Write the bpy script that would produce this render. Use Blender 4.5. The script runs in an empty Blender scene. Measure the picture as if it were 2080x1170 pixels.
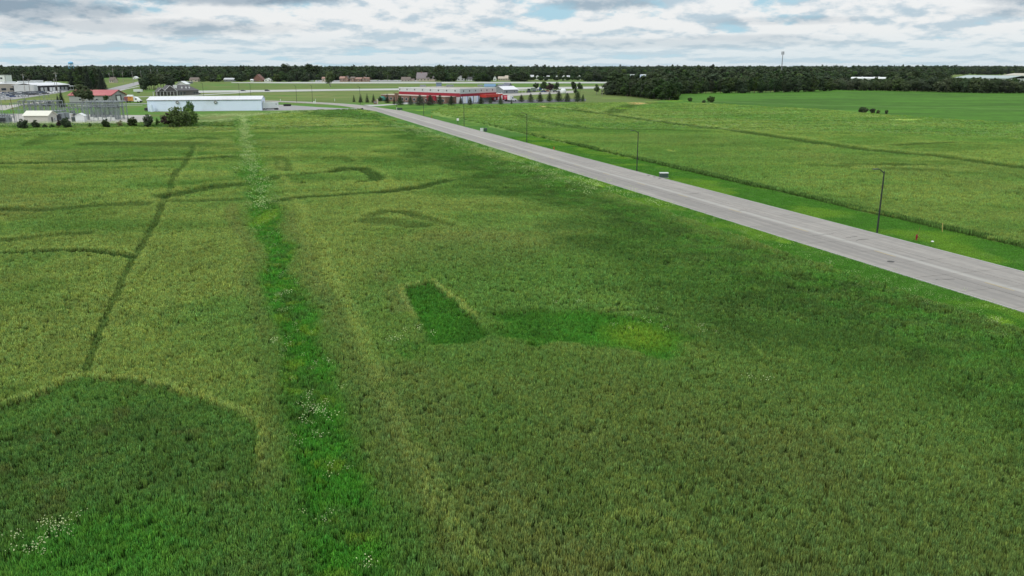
import bpy, math, random
import numpy as np
from mathutils import Vector, Matrix
R = math.radians
rnd = random.Random(7)
scene = bpy.context.scene
C = scene.collection

# ---------------------------------------------------------------- camera, sky, sun, exposure
CAM_H = 22.0; FPX = 1650.0; HOR = 136.0
PITCH = math.atan((585 - HOR) / FPX)
cam_d = bpy.data.cameras.new('camera'); cam = bpy.data.objects.new('camera', cam_d); C.objects.link(cam)
cam_d.sensor_width = 36; cam_d.lens = FPX / 2080 * 36; cam_d.clip_start = 0.5; cam_d.clip_end = 60000
cam.location = (0, 0, CAM_H); cam.rotation_euler = (math.pi / 2 - PITCH, 0, 0)
scene.camera = cam
scene.view_settings.view_transform = 'Standard'; scene.view_settings.look = 'None'
scene.view_settings.gamma = 1; scene.view_settings.use_curve_mapping = False
scene.view_settings.exposure = 0.0
SUN_EL, SUN_AZ = 44, 215          # degrees; azimuth clockwise from +Y (view direction)

world = bpy.data.worlds.new('World'); scene.world = world; world.use_nodes = True
def NT(nt):
    """tiny node helper: n(type, inputs..., **props) -> node"""
    def n(kind, *ins, **props):
        nd = nt.nodes.new(kind)
        for k, v in props.items(): setattr(nd, k, v)
        for i, v in enumerate(ins):
            if v is None: continue
            if isinstance(v, bpy.types.NodeSocket): nt.links.new(v, nd.inputs[i])
            else: nd.inputs[i].default_value = v
        return nd
    return n
def mth(n, op, a, b=None, c=None, clamp=False): return n('ShaderNodeMath', a, b, c, operation=op, use_clamp=clamp).outputs[0]
def mixc(n, f, a, b, mode='MIX'):
    nd = n('ShaderNodeMix', data_type='RGBA', blend_type=mode)
    L = nd.id_data.links
    for s, v in ((nd.inputs[0], f), (nd.inputs[6], a), (nd.inputs[7], b)):
        if isinstance(v, bpy.types.NodeSocket): L.new(v, s)
        else: s.default_value = v if not isinstance(v, tuple) or len(v) == 4 else (*v, 1)
    return nd.outputs[2]
def sstep(n, x, a, b):
    nd = n('ShaderNodeMapRange', x, a, b, 0.0, 1.0, interpolation_type='SMOOTHSTEP'); return nd.outputs[0]

def build_world():
    nt = world.node_tree; nt.nodes.clear(); n = NT(nt)
    sky = n('ShaderNodeTexSky', sky_type='NISHITA', sun_disc=False, sun_elevation=R(SUN_EL), sun_rotation=R(SUN_AZ),
            altitude=300, air_density=1.0, dust_density=1.5)
    bg_sky = n('ShaderNodeBackground', sky.outputs[0], 0.11)
    d = n('ShaderNodeTexCoord').outputs['Generated']
    sp = n('ShaderNodeSeparateXYZ', d); x, y, z = sp.outputs
    z = mth(n, 'MAXIMUM', z, 0.0)
    r = mth(n, 'SQRT', mth(n, 'ADD', mth(n, 'MULTIPLY', x, x), mth(n, 'MULTIPLY', y, y)))
    r = mth(n, 'MAXIMUM', r, 0.001)
    hx = mth(n, 'MULTIPLY', mth(n, 'DIVIDE', x, r), 11.0); hy = mth(n, 'MULTIPLY', mth(n, 'DIVIDE', y, r), 11.0)
    w = mth(n, 'MULTIPLY', mth(n, 'LOGARITHM', mth(n, 'ADD', z, 0.022), math.e), 2.5)
    p = n('ShaderNodeCombineXYZ', hx, hy, w).outputs[0]
    def fbm(off, scale, detail, rough=0.55, dist=0.3):
        v = n('ShaderNodeVectorMath', p, off, operation='ADD').outputs[0]
        return n('ShaderNodeTexNoise', v, None, scale, detail, rough, 2.0, 0.0, dist).outputs[0]
    def puffs(off, scale):
        v = n('ShaderNodeVectorMath', p, off, operation='ADD').outputs[0]
        wob = n('ShaderNodeTexNoise', v, None, 1.1, 3, 0.6).outputs['Color']
        v = n('ShaderNodeVectorMath', v, n('ShaderNodeVectorMath', wob, (0.9, 0.9, 0.9), operation='MULTIPLY').outputs[0], operation='ADD').outputs[0]
        vo = n('ShaderNodeTexVoronoi', v, None, scale, feature='F1', normalize=True)
        vo.inputs['Detail'].default_value = 1.0; vo.inputs['Roughness'].default_value = 0.5
        return mth(n, 'SUBTRACT', 1.0, vo.outputs['Distance'])
    base = mth(n, 'ADD', mth(n, 'MULTIPLY', fbm((3.1, 0, 0), 1.15, 7, 0.62, 0.7), 0.62), mth(n, 'MULTIPLY', puffs((3.1, 0, 0), 1.2), 0.38))
    up = mth(n, 'ADD', mth(n, 'MULTIPLY', fbm((3.1, 0, 0.30), 1.15, 7, 0.62, 0.7), 0.62), mth(n, 'MULTIPLY', puffs((3.1, 0, 0.24), 1.2), 0.38))   # the same clouds a little higher: lit tops, grey undersides
    big = fbm((8.0, 2.0, 5.0), 0.3, 4, 0.5)
    fine = fbm((1.0, 9.0, 2.0), 1.9, 5, 0.65, 0.8)
    lit = mth(n, 'SUBTRACT', base, up)
    az = mth(n, 'ARCTAN2', x, y)
    def bank(a0, e0, sa, se, amt):        # the heavier grey cloud bases of the photograph
        e = mth(n, 'DIVIDE', mth(n, 'SUBTRACT', z, e0), se); a = mth(n, 'DIVIDE', mth(n, 'SUBTRACT', az, a0), sa)
        q = mth(n, 'ADD', mth(n, 'MULTIPLY', a, a), mth(n, 'MULTIPLY', e, e))
        q = mth(n, 'ADD', q, mth(n, 'MULTIPLY', mth(n, 'SUBTRACT', fine, 0.5), 3.4))
        return mth(n, 'MULTIPLY', mth(n, 'SUBTRACT', 1.0, sstep(n, q, 0.1, 2.3)), amt)
    banks = None
    for b in ((-0.34, .076, .13, .009, .95), (-0.50, .058, .09, .010, .8), (-0.42, .042, .15, .007, .5), (.54, .074, .05, .013, .95),
              (.58, .055, .09, .006, .45), (.14, .026, .20, .005, .4), (.27, .031, .07, .004, .45), (0.11, .072, .05, .008, .5), (-.60, .078, .12, .02, .7),
              (0.31, .050, .07, .004, .35), (-0.12, .026, .12, .003, .25)):
        v = bank(*b); banks = v if banks is None else mth(n, 'MAXIMUM', banks, v)
    cover = sstep(n, mth(n, 'ADD', base, mth(n, 'MULTIPLY', mth(n, 'SUBTRACT', big, 0.5), 0.35)), 0.44, 0.53)
    shade = sstep(n, mth(n, 'ADD', mth(n, 'MULTIPLY', lit, 2.4), mth(n, 'MULTIPLY', mth(n, 'SUBTRACT', fine, 0.5), 0.35)), -0.22, 0.09)
    col = mixc(n, shade, (0.50, 0.62, 0.71), (0.885, 0.895, 0.90))
    col = mixc(n, cover, (0.42, 0.66, 0.79), col)
    col = mixc(n, banks, col, mixc(n, shade, (0.22, 0.30, 0.39), (0.38, 0.46, 0.54)))
    hz = mth(n, 'SUBTRACT', 1.0, sstep(n, z, 0.004, 0.050))
    col = mixc(n, mth(n, 'MULTIPLY', hz, 0.55), col, (0.60, 0.76, 0.84))
    # an overcast sky is brighter higher up, all round
    gain = mth(n, 'ADD', 1.0, mth(n, 'MULTIPLY', sstep(n, z, 0.08, 0.7), 0.6))
    bg_c = n('ShaderNodeBackground', col, gain)
    m = n('ShaderNodeMixShader', 0.93, bg_sky.outputs[0], bg_c.outputs[0])
    out = n('ShaderNodeOutputWorld'); nt.links.new(m.outputs[0], out.inputs[0])
build_world()
sun_d = bpy.data.lights.new('sun', 'SUN'); sun = bpy.data.objects.new('sun', sun_d); C.objects.link(sun)
sun_d.energy = 1.3; sun_d.angle = R(14); sun_d.color = (1, 0.96, 0.9)
sv = Vector((math.sin(R(SUN_AZ)) * math.cos(R(SUN_EL)), math.cos(R(SUN_AZ)) * math.cos(R(SUN_EL)), math.sin(R(SUN_EL))))
sun.rotation_euler = sv.to_track_quat('Z', 'Y').to_euler()

# ---------------------------------------------------------------- surveying: photograph pixel -> point on the ground
ct, st = math.cos(PITCH), math.sin(PITCH)
def P(px, py, z=0.0):
    a = (px - 1040) / FPX; b = -(py - 585) / FPX
    t = (z - CAM_H) / (-st + b * ct)
    return Vector((a * t, (ct + b * st) * t, z))
def hgt(yb, yt): return CAM_H * (yb - yt) / (yb - HOR)
def PL(pts): return np.array([P(*p)[:2] for p in pts])

# ---------------------------------------------------------------- materials
MATS = {}
def mat(name, col, rough=0.7, var=0.08, scale=1.0, metal=0.0, spec=0.3, bump=0.0, objcol=False, detail=5, wear=None):
    if name in MATS: return MATS[name]
    m = bpy.data.materials.new(name); m.use_nodes = True; MATS[name] = m
    nt = m.node_tree; nt.nodes.clear(); n = NT(nt)
    tc = n('ShaderNodeTexCoord').outputs['Object']
    nz = n('ShaderNodeTexNoise', tc, None, scale, detail, 0.6)
    f = nz.outputs[0]
    if objcol: base = n('ShaderNodeObjectInfo').outputs['Color']
    else:
        nd = n('ShaderNodeRGB'); nd.outputs[0].default_value = (*col, 1); base = nd.outputs[0]
    k = mth(n, 'ADD', 1 - var, mth(n, 'MULTIPLY', f, 2 * var))
    c = n('ShaderNodeVectorMath', base, operation='SCALE'); nt.links.new(k, c.inputs[3]); c = c.outputs[0]
    if wear:
        st_ = n('ShaderNodeTexNoise', tc, None, scale * 0.35, 6, 0.7)
        c = mixc(n, mth(n, 'MULTIPLY', sstep(n, st_.outputs[0], 0.5, 0.72), wear[3]), c, wear[:3])
    b = n('ShaderNodeBsdfPrincipled')
    nt.links.new(c, b.inputs['Base Color']); b.inputs['Roughness'].default_value = rough
    b.inputs['Metallic'].default_value = metal; b.inputs['Specular IOR Level'].default_value = spec
    if bump:
        bp = n('ShaderNodeBump', bump, 0.1); nt.links.new(f, bp.inputs['Height']); nt.links.new(bp.outputs[0], b.inputs['Normal'])
    o = n('ShaderNodeOutputMaterial'); nt.links.new(b.outputs[0], o.inputs[0])
    return m

def leaf_mat(name, dark, light, rough=0.75):
    """foliage: colour varies from plant to plant and from spray to spray"""
    m = bpy.data.materials.new(name); m.use_nodes = True; MATS[name] = m
    nt = m.node_tree; nt.nodes.clear(); n = NT(nt)
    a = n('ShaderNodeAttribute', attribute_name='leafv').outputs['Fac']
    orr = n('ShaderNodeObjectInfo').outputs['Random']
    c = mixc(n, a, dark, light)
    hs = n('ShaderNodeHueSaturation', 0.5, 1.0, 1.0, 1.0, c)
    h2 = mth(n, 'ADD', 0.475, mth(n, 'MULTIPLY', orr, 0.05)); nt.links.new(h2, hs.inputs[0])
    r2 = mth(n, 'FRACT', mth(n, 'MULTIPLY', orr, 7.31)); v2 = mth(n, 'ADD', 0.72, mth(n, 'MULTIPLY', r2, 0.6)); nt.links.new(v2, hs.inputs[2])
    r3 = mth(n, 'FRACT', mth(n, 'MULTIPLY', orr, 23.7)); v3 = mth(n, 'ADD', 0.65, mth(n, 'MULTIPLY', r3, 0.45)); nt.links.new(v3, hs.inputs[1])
    b = n('ShaderNodeBsdfPrincipled'); nt.links.new(hs.outputs[0], b.inputs['Base Color'])
    b.inputs['Roughness'].default_value = rough; b.inputs['Specular IOR Level'].default_value = 0.2
    tr = n('ShaderNodeBsdfTranslucent', hs.outputs[0])
    ms = n('ShaderNodeMixShader', 0.22, b.outputs[0], tr.outputs[0])
    o = n('ShaderNodeOutputMaterial'); nt.links.new(ms.outputs[0], o.inputs[0]); return m

def ground_mat():
    m = bpy.data.materials.new('crop_ground'); m.use_nodes = True
    nt = m.node_tree; nt.nodes.clear(); n = NT(nt)
    a = n('ShaderNodeAttribute', attribute_name='soilcol').outputs['Color']
    g = n('ShaderNodeNewGeometry').outputs['Position']
    n1 = n('ShaderNodeTexNoise', g, None, 1.6, 6, 0.7).outputs[0]
    n2 = n('ShaderNodeTexNoise', g, None, 0.16, 5, 0.6).outputs[0]
    n3 = n('ShaderNodeTexNoise', g, None, 0.03, 5, 0.6).outputs[0]
    k = mth(n, 'ADD', 0.25, mth(n, 'ADD', mth(n, 'MULTIPLY', n1, 0.7), mth(n, 'ADD', mth(n, 'MULTIPLY', n2, 0.45), mth(n, 'MULTIPLY', n3, 0.35))))
    v = n('ShaderNodeVectorMath', a, operation='SCALE'); nt.links.new(k, v.inputs[3])
    b = n('ShaderNodeBsdfPrincipled'); nt.links.new(v.outputs[0], b.inputs['Base Color']); b.inputs['Roughness'].default_value = 0.9
    b.inputs['Specular IOR Level'].default_value = 0.1
    bp = n('ShaderNodeBump', 0.5, 0.25); nt.links.new(n1, bp.inputs['Height']); nt.links.new(bp.outputs[0], b.inputs['Normal'])
    o = n('ShaderNodeOutputMaterial'); nt.links.new(b.outputs[0], o.inputs[0]); return m

def tuft_mat():
    """crop plants: the colour of the stand they grow in, stems darker than heads"""
    m = bpy.data.materials.new('crop_plants'); m.use_nodes = True
    nt = m.node_tree; nt.nodes.clear(); n = NT(nt)
    a = n('ShaderNodeAttribute', attribute_name='plantcol', attribute_type='INSTANCER').outputs['Color']
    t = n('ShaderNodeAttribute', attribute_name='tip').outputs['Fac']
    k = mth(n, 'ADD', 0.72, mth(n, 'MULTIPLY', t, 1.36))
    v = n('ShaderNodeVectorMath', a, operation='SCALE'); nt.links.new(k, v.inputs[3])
    b = n('ShaderNodeBsdfPrincipled'); nt.links.new(v.outputs[0], b.inputs['Base Color']); b.inputs['Roughness'].default_value = 0.7
    b.inputs['Specular IOR Level'].default_value = 0.2
    tr = n('ShaderNodeBsdfTranslucent', v.outputs[0])
    ms = n('ShaderNodeMixShader', 0.25, b.outputs[0], tr.outputs[0])
    o = n('ShaderNodeOutputMaterial'); nt.links.new(ms.outputs[0], o.inputs[0]); return m

# ---------------------------------------------------------------- object helpers
def tag(o, label=None, cat=None, group=None, kind=None):
    if label: o['label'] = label
    if cat: o['category'] = cat
    if group: o['group'] = group
    if kind: o['kind'] = kind
    return o
def thing(name, label, cat, loc=(0, 0, 0), rot=0.0, group=None):
    o = bpy.data.objects.new(name, None); C.objects.link(o); o.location = loc; o.rotation_euler = (0, 0, rot)
    o.empty_display_size = 0.5
    return tag(o, label, cat, group)
class MB:
    def __init__(s): s.v = []; s.f = []; s.mi = []
    def add(s, v, f, mi=0):
        o = len(s.v); s.v += [tuple(p) for p in v]; s.f += [tuple(i + o for i in q) for q in f]; s.mi += [mi] * len(f); return s
    def box(s, x0, x1, y0, y1, z0, z1, mi=0):
        return s.add([(x0, y0, z0), (x1, y0, z0), (x1, y1, z0), (x0, y1, z0), (x0, y0, z1), (x1, y0, z1), (x1, y1, z1), (x0, y1, z1)],
                     [(3, 2, 1, 0), (4, 5, 6, 7), (0, 1, 5, 4), (1, 2, 6, 5), (2, 3, 7, 6), (3, 0, 4, 7)], mi)
    def prism(s, poly, a0, a1, axis='x', mi=0):
        """poly in the plane across axis, extruded a0..a1"""
        n = len(poly)
        def q(a, p):
            return (a, p[0], p[1]) if axis == 'x' else ((p[0], a, p[1]) if axis == 'y' else (p[0], p[1], a))
        v = [q(a0, p) for p in poly] + [q(a1, p) for p in poly]
        f = [tuple(range(n))[::-1], tuple(range(n, 2 * n))] + [(i, (i + 1) % n, (i + 1) % n + n, i + n) for i in range(n)]
        return s.add(v, f, mi)
    def rod(s, a, b, r0, r1=None, n=6, mi=0, cap=True):
        a = Vector(a); b = Vector(b); r1 = r0 if r1 is None else r1; d = (b - a)
        if d.length < 1e-6: return s
        q = d.to_track_quat('Z', 'Y'); v = []
        for c, r in ((a, r0), (b, r1)):
            for i in range(n):
                t = 2 * math.pi * i / n; v.append(c + q @ Vector((math.cos(t) * r, math.sin(t) * r, 0)))
        f = [(i, (i + 1) % n, (i + 1) % n + n, i + n) for i in range(n)]
        if cap: f += [tuple(range(n))[::-1], tuple(range(n, 2 * n))]
        return s.add(v, f, mi)
    def lathe(s, prof, n=12, cx=0, cy=0, mi=0):
        v = []; f = []
        for r, z in prof:
            for i in range(n):
                t = 2 * math.pi * i / n; v.append((cx + math.cos(t) * r, cy + math.sin(t) * r, z))
        for k in range(len(prof) - 1):
            for i in range(n):
                f.append((k * n + i, k * n + (i + 1) % n, (k + 1) * n + (i + 1) % n, (k + 1) * n + i))
        f += [tuple(range(n))[::-1], tuple(range((len(prof) - 1) * n, len(prof) * n))]
        return s.add(v, f, mi)
    def mesh(s, name, mats, smooth=False):
        me = bpy.data.meshes.new(name); me.from_pydata(s.v, [], s.f)
        for m in (mats if isinstance(mats, (list, tuple)) else [mats]): me.materials.append(m)
        if any(s.mi): me.polygons.foreach_set('material_index', s.mi)
        if smooth: me.polygons.foreach_set('use_smooth', [True] * len(s.f))
        me.update(); return me
    def build(s, name, mats, parent=None, smooth=False, label=None):
        o = bpy.data.objects.new(name, s.mesh(name, mats, smooth)); C.objects.link(o)
        if parent is not None: o.parent = parent
        if label: o['label'] = label
        return o
def box(x0, x1, y0, y1, z0, z1): return MB().box(x0, x1, y0, y1, z0, z1)
def copy_tree(o, parent=None):
    c = o.copy(); C.objects.link(c)
    if parent is not None: c.parent = parent
    for ch in list(CH.get(o.name, [])):
        copy_tree(ch, c)
    return c
CH = {}
def index_children():
    CH.clear()
    for o in bpy.data.objects:
        if o.parent: CH.setdefault(o.parent.name, []).append(o)
def place_copy(proto, loc, rot, label, group=None, scale=None, cat=None):
    c = copy_tree(proto); c.location = loc; c.rotation_euler = (0, 0, rot)
    if scale is not None: c.scale = scale if isinstance(scale, tuple) else (scale,) * 3
    c['label'] = label
    if group: c['group'] = group
    elif 'group' in c: del c['group']
    if cat: c['category'] = cat
    return c
def frame(a, b, z=0.0):
    """base point and heading of a wall that runs from photo point a to photo point b"""
    A = P(*a); B = P(*b); d = B - A
    return A, math.atan2(d.y, d.x), d.length

# ---------------------------------------------------------------- numpy noise
def _h(ix, iy, s):
    v = (ix * 374761393 + iy * 668265263 + s * 974634777) & 0xffffffff
    v = ((v ^ (v >> 13)) * 1274126177) & 0xffffffff
    return ((v ^ (v >> 16)) & 0xffff) / 65535.0
def vnoise(x, y, s=0):
    ix = np.floor(x).astype(np.int64); iy = np.floor(y).astype(np.int64); fx = x - ix; fy = y - iy
    fx = fx * fx * (3 - 2 * fx); fy = fy * fy * (3 - 2 * fy)
    a = _h(ix, iy, s); b = _h(ix + 1, iy, s); c = _h(ix, iy + 1, s); d = _h(ix + 1, iy + 1, s)
    return (a * (1 - fx) + b * fx) * (1 - fy) + (c * (1 - fx) + d * fx) * fy
def fbm(x, y, scale, oct=4, s=0, rough=0.55):
    t = 0; a = 1; n = 0; x = x / scale; y = y / scale
    for k in range(oct):
        t = t + a * vnoise(x + 17.3 * k, y - 9.1 * k, s + k); n += a; a *= rough; x = x * 2.03; y = y * 2.03
    return t / n
def sm(x, a, b):
    t = np.clip((x - a) / (b - a), 0, 1); return t * t * (3 - 2 * t)
def dline(x, y, pts):
    """distance to polyline and signed side (positive: left of travel)"""
    best = np.full(x.shape, 1e9); side = np.zeros(x.shape)
    for (ax, ay), (bx, by) in zip(pts[:-1], pts[1:]):
        dx, dy = bx - ax, by - ay; L = dx * dx + dy * dy + 1e-9
        t = np.clip(((x - ax) * dx + (y - ay) * dy) / L, 0, 1)
        d = np.hypot(x - ax - t * dx, y - ay - t * dy); k = d < best
        best = np.where(k, d, best); side = np.where(k, np.sign(dx * (y - ay) - dy * (x - ax)), side)
    return best, side
def dpoly(x, y, pts):
    """signed distance to polygon, negative inside"""
    q = np.vstack([pts, pts[:1]]); d, _ = dline(x, y, q)
    ins = np.zeros(x.shape, bool)
    for (ax, ay), (bx, by) in zip(q[:-1], q[1:]):
        if ay == by: continue
        k = ((ay > y) != (by > y)) & (x < (bx - ax) * (y - ay) / (by - ay) + ax); ins ^= k
    return np.where(ins, -d, d)

# ---------------------------------------------------------------- the avenue's own axes: s along it (away), n across it (right)
RN = np.array((.9494, .3142)); RU = np.array((-.3142, .9494))
def RP(s, n, z=0.0): return Vector((RU[0] * s + RN[0] * n, RU[1] * s + RN[1] * n, z))
ROAD_L, ROAD_R = 67.9, 81.0

def srgb(r, g, b):
    f = lambda c: (c / 255 / 12.92) if c / 255 <= 0.04045 else ((c / 255 + 0.055) / 1.055) ** 2.4
    return np.array([f(r), f(g), f(b)])
WHEAT = srgb(126, 144, 72); WHEAT2 = srgb(108, 138, 66); BROWNISH = srgb(116, 124, 70); LUSH = srgb(88, 126, 54)
DEEP = srgb(88, 120, 56); BRIGHT = srgb(74, 134, 42); LAWN = srgb(74, 122, 40); MEADOW = srgb(98, 114, 58); SOY = srgb(68, 109, 30)
RIM = srgb(148, 162, 86); YELLOW = srgb(118, 148, 48); TAN = srgb(176, 160, 110); GRAVELC = srgb(160, 155, 142)

STRIP = PL([(492, 238), (496, 262), (500, 290), (507, 330), (521, 380), (534, 430), (546, 480), (560, 530), (578, 590), (594, 640), (612, 700), (630, 780),
            (645, 850), (662, 930), (682, 1010), (700, 1090), (716, 1170), (760, 1400)])
LEFTFIELD = PL([(-700, 266), (0, 263), (240, 262), (484, 262), (492, 240), (640, 227), (742, 224.5)])
LEFTFIELD = np.vstack([LEFTFIELD, [RP(445, 62)[:2], RP(-60, 62)[:2]], [(20, -60), (-160, -60)]])
RF_TOP = PL([(872, 232), (905, 217.5), (1000, 216), (1120, 214), (1195, 210.5), (1262, 210), (1330, 210), (1400, 211.5), (1470, 214), (1560, 219), (1700, 226), (1800, 236), (1900, 243), (2080, 253), (2400, 274)])
RIGHTFIELD = np.vstack([RF_TOP, [RP(-80, 400)[:2], RP(-80, 92.6)[:2], RP(190, 93.2)[:2], RP(270, 92.0)[:2], RP(330, 91)[:2]]])
SOYFIELD = np.vstack([RF_TOP[6:], [(900, 300), (1400, 900)], PL([(2080, 187), (1990, 187), (1850, 186), (1700, 181), (1560, 187), (1375, 190)])])
BOTLEFT = PL([(-500, 870), (-200, 858), (0, 832), (60, 815), (130, 783), (165, 765), (190, 762), (222, 773), (255, 770), (300, 783), (350, 796), (400, 806), (430, 826),
              (480, 845), (520, 866), (538, 884), (530, 925), (536, 990), (520, 1060), (540, 1170), (560, 1500), (-900, 1500)])
RECT = PL([(818, 589), (872, 578), (922, 614), (974, 664), (988, 688), (940, 702), (884, 704), (858, 672)])
PATCH = PL([(985, 645), (1050, 638), (1130, 632), (1185, 628), (1260, 640), (1350, 655), (1400, 690), (1430, 722), (1370, 745), (1290, 728), (1180, 712), (1080, 706), (1010, 692)])
PATCH2 = PL([(800, 700), (850, 694), (880, 715), (850, 745), (808, 752)])
LUSHBAND = np.vstack([PL([(620, 228), (742, 225)]), [RP(430, 62)[:2], RP(-60, 62)[:2]], PL([(2300, 1300), (2080, 905), (1900, 830), (1760, 775), (1620, 735), (1500, 735), (1420, 690),
                      (1320, 625), (1230, 575), (1180, 520), (1120, 470), (1130, 440), (1080, 415), (980, 385), (900, 352), (850, 318), (830, 292), (800, 262), (720, 244), (620, 236)])])
# ditches and tractor lines: pixels, width (m), depth (m), how green
LINES = [([(-300, 344), (0, 337), (150, 334), (300, 330), (400, 326), (500, 321)], 2.0, .42, .9),
         ([(392, 300), (385, 322), (364, 350), (340, 400), (314, 455), (290, 500), (262, 545), (245, 590), (215, 650), (192, 710), (176, 762)], .62, .22, .6),
         ([(340, 402), (400, 392), (450, 384), (500, 380)], 2.2, .35, .8), ([(355, 412), (420, 413), (505, 409)], 1.6, .22, .5),
         ([(-200, 436), (0, 432), (100, 430), (180, 422), (290, 418)], 1.8, .25, .6), ([(-200, 526), (0, 520), (100, 514), (190, 514), (268, 526)], 1.15, .42, 1.0),
         ([(0, 495), (90, 486), (170, 480)], 1.4, .2, .5),
         ([(550, 415), (600, 408), (700, 399), (800, 392), (860, 385), (915, 372)], 1.5, .3, .85), ([(545, 370), (580, 362), (640, 357), (720, 350)], 1.8, .25, .6),
         ([(680, 353), (700, 346), (740, 347), (764, 362), (768, 372), (735, 375)], 1.3, .28, .8), ([(660, 326), (690, 322), (712, 333)], 1.3, .18, .5),
         ([(748, 444), (775, 436), (815, 436), (860, 447), (915, 462)], 1.5, .3, .7), ([(760, 452), (800, 455), (850, 462)], 3.0, .1, .6),
         ([(565, 323), (574, 338), (578, 352)], 1.5, .2, .5), ([(510, 265), (560, 263), (640, 260), (750, 257)], 2.2, .3, .6), ([(200, 297), (300, 296), (380, 297)], 5, .06, .6),
         ([(60, 300), (100, 280), (110, 275)], 2.0, .15, .4), ([(380, 288), (410, 283), (440, 288)], 2, .12, .5),
         ([(1170, 222), (1205, 230), (1290, 243), (1400, 258), (1500, 270), (1600, 285), (1750, 308), (1900, 322), (2080, 345), (2300, 372)], 2.6, .4, .8),
         ([(1060, 238), (1110, 252), (1200, 266), (1300, 266), (1420, 270)], 3, .16, .5), ([(1240, 232), (1262, 222), (1290, 214), (1350, 211)], 4, .2, .6),
         ([(920, 222), (1000, 220), (1100, 219), (1180, 226)], 3, .25, .6), ([(1100, 219), (1150, 223), (1210, 232)], 3, .2, .6),
         ([(1820, 300), (1870, 296), (1930, 293)], 1.8, .22, .7), ([(1720, 338), (1800, 341), (1860, 340)], 1.6, .18, .6), ([(1660, 340), (1760, 346), (1900, 352)], 2.5, .12, .5),
         ([(1500, 700), (1540, 740), (1620, 760)], .9, .1, .25), ([(1280, 1090), (1330, 1100)], 1.4, .15, .4), ([(1240, 640), (1300, 636), (1380, 652)], .8, .2, .3)]
LINES = [(PL(p), w, d, g) for p, w, d, g in LINES]
RIDGES = [(PL([(560, 330), (590, 400), (640, 480), (680, 560), (715, 640), (750, 720), (800, 850), (850, 950), (900, 1050), (1000, 1170)]), 1.0, RIM, .8),
          (PL([(575, 440), (610, 520), (650, 600), (690, 700), (740, 830), (790, 940), (840, 1060), (880, 1170)]), 2.2, BROWNISH, .85),
          (PL([(470, 420), (500, 500), (520, 600), (545, 700), (560, 800), (570, 900), (560, 980)]), 1.3, BROWNISH, .9),
          (PL([(780, 560), (800, 600), (820, 640)]), 1.4, BROWNISH, .8),
          (PL([(820, 760), (880, 860), (960, 960), (1050, 1080), (1120, 1170)]), 3.8, BROWNISH, .75),
          (PL([(1250, 980), (1330, 1060), (1400, 1170)]), 3.0, WHEAT, .4)]
SWALE = dict(pts=PL([(1150, 480), (1300, 560), (1500, 620), (1700, 700), (1900, 780), (2080, 850)]), w=6)

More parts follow.
